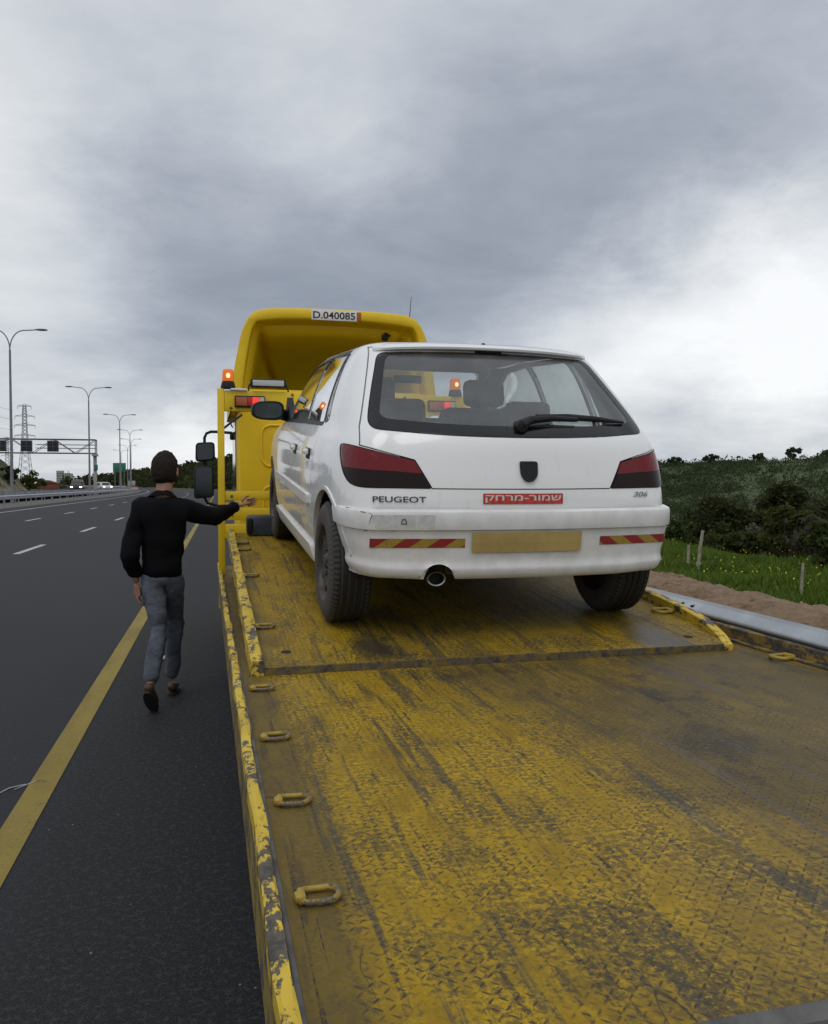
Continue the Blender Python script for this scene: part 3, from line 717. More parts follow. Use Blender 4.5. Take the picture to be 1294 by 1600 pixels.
for i, yy in enumerate((69, 108, 149, 190, 228, 264, 302)):
    if i == 0: L0 = street_lamp(labs[0]); o = L0
    else: o = copy_tree(L0); o['label'] = labs[i]
    o.location = (-15.55+bend1(yy), yy, 0)

# ------------------------------------------------------------------ gantry with lane signs
gt = empty('sign_gantry', (-17.4, 127, 0), label='grey lattice gantry spanning the opposite carriageway', cat='gantry')
zb, zt = 6.0, 7.95
mb = MB()
for yy in (-.7, .7):
    mb.tube([(0, yy, zb), (-34, yy, zb)], .085, 6); mb.tube([(0, yy, zt), (-34, yy, zt)], .085, 6); mb.tube([(0, yy, zb), (0, yy, zt)], .07, 6)
    for k in range(12):
        xa = -k*2.8; mb.tube([(xa, yy, zb if k % 2 else zt), (xa-2.8, yy, zt if k % 2 else zb)], .045, 5)
    mb.tube([(0, yy, zb+.7), (-8, yy, zb+.7)], .03, 5); mb.tube([(0, yy, zb+1.2), (-8, yy, zb+1.2)], .03, 5)
for k in range(13): mb.tube([(-k*2.8, -.7, zb), (-k*2.8, .7, zb)], .05, 5); mb.tube([(-k*2.8, -.7, zt), (-k*2.8, .7, zt)], .05, 5)
mb.build('truss', M['dark_metal'], gt)
for xx in (-.15, -33.8):
    MB().box((xx-.22, -.22, -.1), (xx+.22, .22, zb-.35), bev=.03).box((xx-.35, -.8, zb-.4), (xx+.35, .8, zb-.08), bev=.02).build('leg', M['concrete'], gt)
def lane_sign(xx, label):
    t = empty('lane_signal', (-17.4+xx, 127-.95, zb+.95), label=label, cat='signal', group='black lane signals hung on the gantry')
    MB().box((-.75, -.12, -.78), (.75, .12, .78), bev=.03).build('housing', M['dark_metal'], t)
    p = MB()
    for a in (0, 1):
        for b_ in (0, 1): p.box((-.67+a*.70, -.135, -.70+b_*.72), (-.03+a*.70, -.121, -.04+b_*.72))
    p.build('panel', M['led'], t, smooth=False)
lane_sign(-5.6, 'black lane signal on the gantry nearest its leg'); lane_sign(-9.05, 'black lane signal on the gantry just right of the near lamp post'); lane_sign(-12.4, 'black lane signal on the gantry at the left picture edge')
bx_ = MB().box((-.25, -.4, 3.6), (.25, -.23, 4.4), bev=.02).build('control_box', M['green_sign'], gt)

# green road sign on the far wood edge
gs = empty('road_sign', (*polar(187, 330), 0), label='green direction sign on posts at the motorway bend', cat='road sign')
MB().box((-2.3, -.06, 6.3), (2.3, 0, 9.6), bev=.02).build('board', M['green_sign'], gs)
for xx in (-1.6, 1.6): MB().tube([(xx, .08, -.5), (xx, .08, 9.4)], .11, 6).build('post', M['pole'], gs)

# pylons and wires
def pylon(x, y, H, label):
    z = float(height(np.array(x), np.array(y))); t = empty('power_pylon', (x, y, z), label=label, cat='pylon', group='lattice power pylons')
    mb = MB(); lv = [(0, 3.6), (.28, 2.4), (.5, 1.5), (.68, 1.05), (.8, .95), (.92, .85), (1, .6)]
    for i in range(len(lv)-1):
        (a, ra), (b_, rb) = lv[i], lv[i+1]; ra *= H/42; rb *= H/42
        for sx, sy in ((1, 1), (1, -1), (-1, 1), (-1, -1)):
            mb.tube([(sx*ra, sy*ra, a*H), (sx*rb, sy*rb, b_*H)], .14*H/42, 4)
        for q in range(3):
            u0, u1 = a+(b_-a)*q/3, a+(b_-a)*(q+1)/3; r0, r1 = ra+(rb-ra)*q/3, ra+(rb-ra)*(q+1)/3
            for s in (-1, 1):
                mb.tube([(-r0, s*r0, u0*H), (r1, s*r1, u1*H)], .08*H/42, 4); mb.tube([(r0, s*r0, u0*H), (-r1, s*r1, u1*H)], .08*H/42, 4)
    mb.build('tower', M['wire'], t)
    for zz, L in ((.64, 4.8), (.765, 4.9), (.875, 4.6), (.995, 3.2)):
        am = MB(); L *= H/42
        am.tube([(-L, 0, zz*H-.25), (0, 0, zz*H+.6), (L, 0, zz*H-.25)], .12*H/42, 4); am.tube([(-L, 0, zz*H-.3), (L, 0, zz*H-.3)], .1*H/42, 4)
        for s in (-1, 1):
            am.tube([(s*L, 0, zz*H-.3), (s*L, 0, zz*H-1.9*H/42)], .1*H/42, 4)
            for q in (.35, .7): am.tube([(s*L*q, 0, zz*H-.3), (s*L*q, 0, zz*H+.6*(1-q))], .07*H/42, 4)
        am.build('cross_arm', M['wire'], t)
    return t
px, py = polar(40, 400); pylon(px, py, 36, 'tall lattice power pylon behind the gantry at the left')
px2, py2 = polar(107, 900); pylon(px2, py2, 15, 'tiny distant pylon beside the pale tower blocks')
px3, py3 = polar(12, 560); pylon(px3, py3, 30, 'distant lattice pylon half hidden behind the near lamp post')
for k, (zz, lb) in enumerate(((.64, 'lowest'), (.765, 'second'), (.875, 'third'))):
    pts = []
    for q in np.linspace(0, 1, 24):
        x0, y0, z0 = px-4.5, py, 36*zz+2; x1, y1, z1 = -95, 160, 36*zz+14
        pts.append((x0+(x1-x0)*q, y0+(y1-y0)*q, z0+(z1-z0)*q-28*q*(1-q)*.6))
    tag(MB().tube(pts, .05, 4).build('power_cable', M['wire']), lb+' of the three cables sagging from the tall pylon towards the left edge', 'cable', 'power cables from the tall pylon')

# distant blocks
for (u0, u1, v0, lb) in ((88, 98, 737, 'left of the pair of pale far tower blocks under the gantry'), (100, 112, 741, 'right and lower of the pale far tower blocks under the gantry')):
    dd = 1100; (xa, ya), (xb, yb) = polar(u0, dd), polar(u1, dd); H = (757-v0)/1300*dd+1.5
    t = empty('tower_block', ((xa+xb)/2, (ya+yb)/2, 0), label=lb, cat='building', group='far tower blocks'); hw = (xb-xa)/2
    MB().box((-hw, 0, -2), (hw, 12, H), bev=.1).build('wall', M['concrete'], t, smooth=False)
    m = MB()
    for r_ in range(5):
        for c_ in range(3): m.box((-hw+1.2+c_*2.4, -.12, 2+r_*3.0), (-hw+2.4+c_*2.4, -.02, 3.6+r_*3.0))
    m.build('window_rows', M['bg_dark'], t, smooth=False)
# low red roofed sheds / hedge line at left far
bx = empty('red_shed', (*polar(72, 300), 0), label='low rust red shed at the end of the rock cutting', cat='shed')
MB().box((-3.0, 0, 0), (3.0, 6, 2.0), bev=.05).build('wall', simple('rust_red', (.20, .06, .035), .8), bx); MB().prism([(-3.3, 2.0), (3.3, 2.0), (0, 3.0)], -.3, 6.3, 'Y').build('roof', simple('rust_roof', (.16, .05, .03), .8), bx, smooth=False)
hx = rng.uniform(-110, -38, 500); hy = rng.uniform(300, 420, 500); k = hx < bend(hy)-33; hx, hy = hx[k], hy[k]
scatter('far_hedge', (hx, hy), rng.uniform(.8, 1.9, len(hx)), 24, .26, M['lf_far'], 'low scrub line beyond the opposite carriageway')

# ------------------------------------------------------------------ far traffic
def far_car(x, y, rz, body, label, L=4.3, lit=True, H=1.45):
    t = empty('oncoming_car', (x, y, 0), (0, 0, rz), label, 'car')
    # side profile (y towards the front = -Y), extruded and narrowed at the roof
    prof = [(-L/2, .35), (-L/2, .75), (-L/2+.7, .88), (-L/2+1.25, H-.08), (-L/2+1.7, H), (L/2-1.0, H), (L/2-.25, .95), (L/2, .85), (L/2, .35)]
    vs, fs = [], []; n = len(prof)
    for s, ex in ((-1, 0), (-1, 1), (1, 1), (1, 0)):
        vs += [(s*(.86 if ex == 0 else .86)*(1-.16*max(0, (p[1]-.85))/.6) , p[0], p[1]) for p in prof] if ex else []
    vs = [(-.88*(1-.2*max(0, p[1]-.85)/.6), p[0], p[1]) for p in prof]+[(.88*(1-.2*max(0, p[1]-.85)/.6), p[0], p[1]) for p in prof]
    mb = MB(); mb.add(vs, [tuple(range(n)), tuple(range(2*n-1, n-1, -1))]+[(j, (j+1) % n, n+(j+1) % n, n+j) for j in range(n)]); mb.build('body', body, t, bev=.05)
    MB().add([(-.66, -L/2+.74, .90), (.66, -L/2+.74, .90), (.60, -L/2+1.20, H-.12), (-.60, -L/2+1.20, H-.12)], [(0, 1, 2, 3)]).build('windscreen', M['bg_dark'], t, smooth=False).location = (0, -.035, .01)
    for s in (-1, 1):
        MB().box((s*.62-.17, -L/2-.03, .58), (s*.62+.17, -L/2+.05, .76), bev=.03).build('headlight', M['headlight'] if lit else M['clear_lens'], t)
        for yy in (-L/2+.8, L/2-.8): MB().lathe([(0, -.1), (.31, -.1), (.31, .1), (0, .1)], 18, 'X', (s*.82, yy, .31)).build('wheel', M['rubber'], t)
        MB().add([(s*.865, -L/2+1.1, .92), (s*.865, L/2-.7, .95), (s*.745, L/2-1.15, H-.1), (s*.745, -L/2+1.6, H-.1)], [(0, 1, 2, 3)]).build('side_window', M['bg_dark'], t, smooth=False).location = (s*.02, 0, .0)
    return t
x, y = -20.6, 131.; oc = far_car(x, y, R(4), M['bg_dark'], 'dark oncoming car with lit headlights below the gantry', H=1.75)
x, y = polar(161, 152); oc2 = far_car(x, y, R(28), M['bg_white'], 'white oncoming car right of the gantry leg', lit=True)
oc.location.z = .505; oc2.location.z = .505
vt = empty('far_van', (*polar(205.5, 330), 0), (0, 0, R(12)), 'small pale van with red lower half driving away at the bend', 'van')
MB().box((-1.1, -2.4, .5), (1.1, 2.2, 2.9), bev=.12).build('body', M['concrete'], vt); MB().box((-1.13, -2.46, .4), (1.13, -1.9, 1.3), bev=.05).build('rear_panel', M['red_dim'], vt)
for s in (-1, 1):
    for yy in (-1.4, 1.3): MB().lathe([(0, -.12), (.38, -.12), (.38, .12), (0, .12)], 16, 'X', (s*.95, yy, .38)).build('wheel', M['rubber'], vt)

# ------------------------------------------------------------------ tow truck
D = .79
truck = empty('tow_truck', (.105, 0, 0), (0, 0, R(.9)), 'yellow flatbed tow truck carrying the white hatchback on its worn tilted bed', 'tow truck')
def tb(mb, name, mat, parent=None, **k):
    o = mb.build(name, mat, parent or truck, **k)
    if parent is None: o.location = (0, 0, D)
    return o
# main deck
tb(MB().box((.015, 1.02, -.05), (2.376, 7.95, 0)), 'deck', M['deck'], smooth=False)
mb = MB(); mb.tube([(.0, 1.0, -.012), (2.42, 1.0, -.012)], .024, 10); tb(mb, 'deck_tail_edge', M['steel'])
# side rails
M['rust_rail'] = yellow('rusty_brown_yellow_rail', (.33, .22, .03), wear=.75, dirt=.4, rough=.6, vs=5)
def wob(y, k): return .0022*math.sin(y*7.3+k)+.0015*math.sin(y*17+k*2)
def rail(name, x0, x1, y0, y1, zb, ztop, mat, k=0, inner=0.0):
    n = int((y1-y0)/.08); vs = []
    b = .006
    for i in range(n+1):
        y = y0+(y1-y0)*i/n; q = wob(y, k)
        vs += [(x0+q, y, zb), (x0+q, y, ztop-b), (x0+b+q, y, ztop+q*.5), (x1-b-q, y, ztop-q*.5), (x1+q, y, ztop-b), (x1, y, zb+inner)]
    fs = [(i*6+j, i*6+(j+1) % 6, (i+1)*6+(j+1) % 6, (i+1)*6+j) for i in range(n) for j in range(6)]+[tuple(range(6)), tuple(range(n*6, n*6+6))]
    return MB().add(vs, fs)
tb(rail('r', -.014, .014, .99, 7.95, -.012, .032, M['yel_worn'], 1), 'side_rail', M['yel_worn'], ang=30)
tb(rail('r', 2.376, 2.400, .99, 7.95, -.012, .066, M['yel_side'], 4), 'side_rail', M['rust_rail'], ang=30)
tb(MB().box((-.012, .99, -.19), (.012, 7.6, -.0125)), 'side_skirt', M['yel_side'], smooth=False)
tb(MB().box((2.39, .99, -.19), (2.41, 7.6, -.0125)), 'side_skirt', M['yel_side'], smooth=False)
tb(MB().box((.0155, 1.03, .0), (.026, 7.3, .006), bev=.002), 'gutter_strip', M['steel'])
tb(MB().box((2.345, 1.03, .0), (2.3745, 7.3, .012), bev=.003), 'gutter_strip', M['rust_rail'])
# tie-down rings
def ring(x, y, side, parent, z=.0, s=1.0, rot=0):
    lg = MB().box((-.018*s, -.020*s, 0), (.012*s, .020*s, .022*s), bev=.005)
    lg.tube([(0, -.030*s, .014*s), (0, .030*s, .014*s)], .010*s, 8)
    r = MB(); L, W_, rr = .100*s, .036*s, .0088*s; pts = []
    for a in np.linspace(-pi/2, pi/2, 9): pts.append((side*(L-W_+W_*cos(a)), W_*sin(a)*1.05, .011*s+.004*s*cos(a)))
    pts += [(side*.012*s, W_*1.02, .012*s), (side*.0, W_*.75, .014*s), (0, -W_*.75, .014*s), (side*.012*s, -W_*1.02, .012*s)]
    r.tube(pts, rr, 8, closed=True)
    o = r.build('tie_down_ring', M['ringm'], parent, ang=60); o.location = (x, y, z+(D if parent is truck else 0)); o.rotation_euler = (0, 0, rot)
    lo = lg.build('lug', M['ringm'], o); return o
M['ringm'] = yellow('rusty_yellow_ring', (.42, .29, .03), wear=.22, dirt=.4, rough=.5, vs=20)
for (y, s, ro) in ((1.50, .70, .02), (1.975, .72, -.05), (2.487, .74, .08), (3.10, .74, .02)): ring(.056, y, 1, truck, .0, s, ro)
ring(2.36, 3.11, -1, truck, 0, .95, .1)

# tilted upper platform
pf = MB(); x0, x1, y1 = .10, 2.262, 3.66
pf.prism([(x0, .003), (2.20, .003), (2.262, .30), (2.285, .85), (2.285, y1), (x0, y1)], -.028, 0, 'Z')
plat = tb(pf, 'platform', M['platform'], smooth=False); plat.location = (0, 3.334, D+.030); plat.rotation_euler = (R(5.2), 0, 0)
ed = MB(); ed.box((.06, -.004, -.029), (2.20, .006, .0012)); ed.build('platform_lip', M['platform_edge'] if 'platform_edge' in M else M['steel'], plat, smooth=False)
M['lip'] = yellow('scraped_yellow_lip', (.20, .145, .025), wear=.5, dirt=.5, rough=.6, vs=8); bpy.data.objects[ed and 'platform_lip'].data.materials[0] = M['lip']
r = MB(); pts = [(.085, 0), (.085, y1)]
r = rail('r', .058, .108, -.010, y1, -.06, .034, None, 2); r.build('platform_rail', M['yel_worn'], plat, ang=30)
# right rail: starts as a point at the lip and bends outward
path = [(2.185, -.01, .0), (2.225, .10, .015), (2.262, .30, .042), (2.288, .62, .05), (2.295, .9, .05), (2.295, y1, .05)]
vs, fs = [], []
for (x, y, zt_) in path: vs += [(x-.004, y, -.03), (x-.004, y, zt_-.004), (x+.002, y, zt_), (x+.040, y, zt_), (x+.046, y, zt_-.006), (x+.046, y, -.06)]
fs = [(i*6+j, i*6+(j+1) % 6, (i+1)*6+(j+1) % 6, (i+1)*6+j) for i in range(len(path)-1) for j in range(6)]+[tuple(range(6)), tuple(range(30, 36))]
MB().add(vs, fs).build('platform_rail', M['yel_worn'], plat, ang=30)
for (x, y, s) in ((.118, .615, 1), (.118, 1.836, 1), (.118, 2.80, 1), (.118, 3.09, 1)): ring(x, y, 1, plat, .0, .8, random.uniform(-.08, .08))
ring(2.27, .60, -1, plat, 0, .95)
h = MB()
for (x, y) in ((.216, .206), (2.09, .138)): h.lathe([(0, .0006), (.018, .0006), (.021, .0016), (.024, .0004)], 16, 'Z', (x, y, 0))
for (x, y) in ((.216, .206), (2.09, .138)): MB().lathe([(0, .0012), (.017, .0012), (.020, .0022), (.023, .0002)], 16, 'Z', (x, y, 0)).build('bolt_hole', M['under'], plat)
# frame below the platform
tb(MB().prism([(3.36, .0), (7.0, .0), (7.0, .30), (3.42, .0)][:3]+[(3.45, .01)], .16, 2.16, 'X'), 'platform_frame', M['under'], smooth=False)

# headboard frame
tb(MB().box((-.012, 7.27, -.30), (.044, 7.34, 1.575), bev=.006), 'headboard_post', M['yel'])
tb(MB().box((2.17, 7.27, -.30), (2.226, 7.34, 1.56), bev=.006), 'headboard_post', M['yel'])
bm_ = tb(MB().box((.0445, 7.275, 1.385), (2.169, 7.335, 1.56), bev=.006), 'headboard_beam', M['yel'])
tb(MB().box((.0445, 7.285, .625), (2.169, 7.33, .70), bev=.005), 'headboard_crossbar', M['yel'])
tb(MB().box((.0445, 7.275, .455), (2.169, 7.345, .555), bev=.006), 'headboard_crossbar', M['yel'])
tb(MB().box((.0445, 7.26, .30), (2.169, 7.36, .42), bev=.006), 'headboard_crossbar', M['yel'])
tb(MB().box((.05, 7.262, .558), (.16, 7.30, .61), bev=.006), 'corner_bracket', M['yel_worn'])
tb(MB().tube([(.05, 7.27, .58), (.10, 7.26, .600), (.17, 7.26, .595)], .009, 6), 'hook', M['steel'])
for zz, xs_ in ((1.41, (.10, .62, 1.12, 1.62, 2.10)), (1.535, (.62, 1.12, 1.62)), (.66, (.10, .75, 1.45, 2.10)), (.505, (.10, .75, 1.45, 2.10))):
    for xx in xs_:
        tb(MB().lathe([(0, -.012), (.009, -.012), (.010, -.003), (.014, -.002), (.014, .002)], 6, 'Y', (xx, 7.274 if zz > 1 else (7.284 if zz > .6 else 7.274), zz)), 'bolt', M['steel'])
def tail_lamp(x, name='tail_lamp'):
    t = tb(MB().box((x, 7.235, 1.415), (x+.255, 7.2755, 1.515), bev=.008), name, M['trim'])
    MB().box((x+.010, 7.222, 1.428), (x+.105, 7.236, 1.502), bev=.004).build('amber_lens', M['amber_dim'], t)
    MB().box((x+.107, 7.222, 1.428), (x+.145, 7.236, 1.502), bev=.004).build('red_lens', M['red_dim'], t)
    MB().box((x+.147, 7.222, 1.428), (x+.205, 7.236, 1.502), bev=.004).build('lit_brake_lens', M['red_lit'], t)
    MB().box((x+.207, 7.222, 1.428), (x+.247, 7.236, 1.502), bev=.004).build('clear_lens', M['clear_lens'], t)
tail_lamp(.130); tail_lamp(1.83)
tb(MB().box((.095, 7.25, 1.5605), (.235, 7.34, 1.578), bev=.005), 'lamp_bracket', M['white'])
def beacon(x, z, lit, nm):
    t = tb(MB().lathe([(0, 0), (.060, 0), (.062, .012), (.052, .055), (.045, .060), (0, .060)], 24, 'Z', (x, 7.305, z)), 'beacon', M['trim'])
    MB().lathe([(.050, .0601), (.051, .075), (.046, .145), (.042, .158), (.030, .164), (0, .165)], 24, 'Z', (x, 7.305, z)).build('amber_dome', M['amber_lit'], t)
    if lit: MB().lathe([(0, .085), (.012, .09), (.016, .105), (.012, .12), (0, .125)], 12, 'Z', (x, 7.252, z)).build('flashing_bulb', M['bulb'], t)
beacon(.078, 1.5785, True, 1); beacon(2.10, 1.5605, True, 2)
t = tb(MB().box((.262, 7.235, 1.588), (.562, 7.275, 1.662), bev=.010), 'work_light', M['trim'])
MB().box((.280, 7.226, 1.601), (.545, 7.2345, 1.650), bev=.004).build('diffuser', M['clear_lens'], t)
mb = MB()
for xx, dx in ((.250, -.0), (.574, .03)): mb.tube([(xx+(.02 if xx < .4 else -.02), 7.26, 1.63), (xx, 7.28, 1.60), (xx+dx*.5, 7.30, 1.561)], .007, 6)
mb.build('mounting_arms', M['trim'], t)
# slanted strut and hose between post and cab
tb(MB().tube([(.04, 7.31, 1.24), (.12, 7.40, 1.31), (.20, 7.55, 1.375)], .010, 6), 'cable', M['trim'])
tb(MB().tube([(.10, 7.36, 1.285), (.115, 7.37, 1.25)], .006, 5), 'cable_tie', M['trim'])

# cab
def rbox(lo, hi, rx, n=6):
    (xa, ya, za), (xb, yb, zb_) = lo, hi
    return rpoly([(xa, za), (xb, za), (xb, zb_), (xa, zb_)], rx, n)
cab = tb(MB().prism(rbox((.185, 0, -.45), (2.06, 0, 1.66), [.05, .05, .16, .16]), 8.0, 9.35, 'Y'), 'cab', M['yel_in'], bev=.02)
fr = MB(); vs = [(x, 9.352, z) for x, z in rbox((.185, 0, -.45), (2.06, 0, 1.66), [.05, .05, .16, .16])]; vs2 = [(x*.94+.067, 9.95, z*.80-.16 if z > .6 else z) for x, _, z in vs]
n = len(vs); fr.add(vs+vs2, [tuple(range(n)), tuple(range(n, 2*n))]+[(j, (j+1) % n, n+(j+1) % n, n+j) for j in range(n)]); fr.build('cab_nose', M['yel'], cab)
for s, xx in ((-1, .180), (1, 2.065)):
    MB().prism([(8.55, .72), (9.5, .66), (9.42, 1.30), (8.6, 1.42)], xx-.004, xx+.004, 'X').build('side_window', M['black_gloss'], cab, smooth=False)
rg = MB()
for (xa, xb, za, zb2) in ((.40, 1.0, .93, 1.32), (1.15, 1.85, .93, 1.32)):
    p = rpoly([(xa, za), (xb, za), (xb, zb2), (xa, zb2)], .10, 5); rg2 = MB().tube([(x, 7.998, z) for x, z in p], .011, 6, closed=True); rg2.build('pressed_panel_rib', M['yel_in'], cab)
for (xa, xb, za, zb2) in ((.42, .98, .20, .74), (1.18, 1.82, .20, .74)):
    p = rpoly([(xa, za), (xb, za), (xb, zb2), (xa, zb2)], .06, 5); MB().tube([(x, 7.998, z) for x, z in p], .010, 6, closed=True).build('pressed_panel_rib', M['yel_in'], cab)
for xx in (.35, 1.6):
    for yy in (8.85,): 
        pass
wt = MB().lathe([(.0, -.12), (.22, -.12), (.24, -.13), (.46, -.13), (.48, -.10), (.48, .10), (.46, .13), (.24, .13), (0, .12)], 36, 'X', (.34, 8.9, -.31)); tb(wt, 'wheel', M['rubber'])
wt = MB().lathe([(.0, -.12), (.22, -.12), (.24, -.13), (.46, -.13), (.48, -.10), (.48, .10), (.46, .13), (.24, .13), (0, .12)], 36, 'X', (1.92, 8.9, -.31)); tb(wt, 'wheel', M['rubber'])
# rear axle wheels, chassis and mudguards
for yy in (3.05,):
    for xx in (.24, 1.98, .50, 1.72):
        w_ = tb(MB().lathe([(0, -.06), (.16, -.06), (.18, -.10), (.31, -.105), (.335, -.08), (.335, .08), (.31, .105), (.18, .10), (.16, .05), (0, .05)], 40, 'X', (xx+.06, yy, -.455)), 'wheel', M['rubber'])
        MB().lathe([(0, -.07), (.16, -.062), (.185, -.09), (.185, -.102)], 24, 'X', (xx+.06, yy, -.455)).build('rim', M['steel'], w_)
for xa in (.70, 1.55): tb(MB().box((xa, 1.3, -.30), (xa+.09, 9.3, -.055)), 'chassis_beam', M['under'], smooth=False)
tb(MB().tube([(.3, 3.05, -.455), (2.1, 3.05, -.455)], .05, 10), 'axle', M['under'])
for xa in (.03, 1.85):
    vs, fs = [], []
    for i in range(19):
        a = R(-12)+R(204)*i/18
        for (xx, rr) in ((xa+.02, .395), (xa+.46, .395), (xa+.46, .385), (xa+.02, .385), (xa, .365), (xa+.005, .36)): vs.append((xx, 3.05-cos(a)*rr*1.3, -.455+sin(a)*rr*.97))
    vs = [(x, y, min(z, -.055)) for x, y, z in vs]
    fs = [(i*6+j, i*6+(j+1) % 6, (i+1)*6+(j+1) % 6, (i+1)*6+j) for i in range(18) for j in range(6)]
    tb(MB().add(vs, fs), 'mudguard', M['galv2'] if 'galv2' in M else M['steel'], ang=50)
tb(MB().box((.06, 4.4, -.52), (.50, 5.9, -.20), bev=.03), 'tool_box', M['steel'])
tb(MB().box((.35, 1.25, -.42), (2.0, 1.35, -.30), bev=.01), 'rear_bumper_bar', M['steel'])

# air deflector above the cab
def dout(ins=0.0, zs=1.0, zb0=1.45):
    hw = 1.0-ins; base = [(-hw-.0, zb0), (-hw*.985, 1.68), (-hw*.93, 2.02), (-hw*.865+.0, 2.26), (-hw*.74, 2.395-ins*.9), (-hw*.42, 2.43-ins), (0, 2.437-ins)]
    base = [(x, z if z > 2.3 else z) for x, z in base]
    pts = [Vector((x, z)) for x, z in base]
    out = []
    for i in range(len(pts)-1):
        p0, p1, p2, p3 = pts[max(i-1, 0)], pts[i], pts[i+1], pts[min(i+2, len(pts)-1)]
        for k in range(7):
            t = k/7; out.append(.5*((2*p1)+(p2-p0)*t+(2*p0-5*p1+4*p2-p3)*t*t+(-p0+3*p1-3*p2+p3)*t**3))
    out.append(pts[-1])
    L = [(v.x, v.y) for v in out]; full = L+[(-x, z) for x, z in L[:-1][::-1]]
    return [(1.115+x, 1.55+(z-1.55)*zs if z > 1.55 else z) for x, z in full]
rings = [(dout(0, .40), 9.5), (dout(0, .72), 9.0), (dout(0, .93), 8.45), (dout(0, .99), 8.12), (dout(.0), 7.985), (dout(.012), 7.972), (dout(.085), 7.972), (dout(.098), 7.982), (dout(.108), 8.05), (dout(.118, .99), 8.16),
         (dout(.165, .965), 8.19), (dout(.185, .94), 8.26), (dout(.21, .88), 8.45), (dout(.25, .76), 8.68), (dout(.34, .55), 8.88), (dout(.52, .28), 9.0)]
nn = len(rings[0][0]); vs = [(x, y, z) for (pl, y) in rings for x, z in pl]
fs = [(i*nn+j, i*nn+j+1, (i+1)*nn+j+1, (i+1)*nn+j) for i in range(len(rings)-1) for j in range(nn-1)]
fs += [tuple((len(rings)-1)*nn+j for j in range(nn)), tuple(range(nn))]
defl = tb(MB().add(vs, fs), 'air_deflector', M['yel_in'], ang=50)
tb(MB().prism([(8.02, 1.45), (9.5, 1.45), (9.5, 1.66), (8.02, 1.66)], .13, 2.10, 'X'), 'deflector_base', M['yel_in'], smooth=False)
for xx in (.60, 1.12, 1.62): MB().tube([(xx, 8.30, 2.24), (xx, 8.58, 2.10), (xx, 8.86, 1.90)], .012, 6).build('moulded_rib', M['yel_in'], defl)
pz = 2.372
def pl_(x, z): return Vector((1.098+x, 7.962, pz+z-.02*x))
MB().box((.872, 7.964, pz-.045), (1.310, 7.971, pz+.052), bev=.003).build('number_board', M['white'], defl)
nb = [o for o in defl.children if o.name.startswith('number_board')][0]
fit_text('D.040085', .405, .068, lambda x, z: (1.091+x, 7.9625, pz+.003+z), 'number_lettering', M['black'], nb)
MB().box((1.312, 7.965, pz-.040), (1.352, 7.971, pz+.045), bev=.003).build('amber_reflector', M['amber_dim'], defl)
MB().box((1.60, 8.14, 2.195), (1.66, 8.20, 2.25), bev=.01).build('camera_bracket', M['trim'], defl)
MB().tube([(1.625, 8.16, 2.26), (1.68, 8.16, 2.235)], .014, 6).build('small_camera', M['trim'], defl)
tb(MB().tube([(1.885, 8.25, 2.25), (1.92, 8.25, 2.66)], [.006, .0025], 6), 'antenna', M['trim'])

# door mirrors on their bar
arm = tb(MB().tube([(.20, 9.18, 1.27), (.16, 9.2, 1.315), (.0, 9.2, 1.325), (-.06, 9.2, 1.325), (-.105, 9.2, 1.305), (-.125, 9.2, 1.26), (-.125, 9.2, 1.10), (-.13, 9.2, .62), (-.10, 9.2, .56), (.02, 9.2, .53), (.20, 9.2, .53)], .016, 8), 'mirror_arm', M['trim'])
MB().box((.14, 9.14, 1.24), (.22, 9.24, 1.32), bev=.015).build('bracket', M['trim'], arm)
def mirror(x0_, x1_, z0_, z1_, nm):
    vs, fs = grid(lambda a, b: (x0_+(x1_-x0_)*a, 9.18, z0_+(z1_-z0_)*b), 2, 2)
    p = rpoly([(x0_, z0_), (x1_, z0_+.02), (x1_-.005, z1_), (x0_+.005, z1_-.01)], .045, 5)
    h = tb(MB().prism(p, 9.14, 9.26, 'Y'), nm, M['trim'], bev=.012)
    q = rpoly([(x0_+.02, z0_+.02), (x1_-.02, z0_+.035), (x1_-.02, z1_-.02), (x0_+.022, z1_-.028)], .035, 5)
    MB().prism(q, 9.134, 9.139, 'Y').build('mirror_glass', M['mirror2'], h, smooth=False)
M['mirror2'] = simple('dark_mirror_glass', (.05, .055, .06), .08, .9)
mirror(-.222, -.015, 1.0, 1.215, 'wide_angle_mirror'); mirror(-.240, -.030, .605, .965, 'main_mirror')

# ------------------------------------------------------------------ loose wheel stop on the platform
p = Matrix.Rotation(R(.9), 4, 'Z')@Matrix.Translation((0, 3.334, D+.030))@Matrix.Rotation(R(5.2), 4, 'X')
p = Matrix.Translation((.105, 0, 0))@p
ws = empty('wheel_stop', p@Vector((.36, 3.50, 0.002)), (R(5.2), 0, R(.9)), 'dark grey blue box lying on the bed ahead of the front wheel', 'wheel stop')
MB().box((-.15, -.05, 0), (.22, .09, .16), bev=.018).build('block', M['grey_box'], ws)
MB().box((-.158, -.056, .01), (-.10, .096, .150), bev=.02).build('end_cap', M['trim'], ws)

# ------------------------------------------------------------------ white hatchback
car = empty('hatchback_car', (1.328, 3.525, .8375), (R(5.2), 0, R(1.75)), 'white five door hatchback loaded on the yellow tow truck bed', 'car')
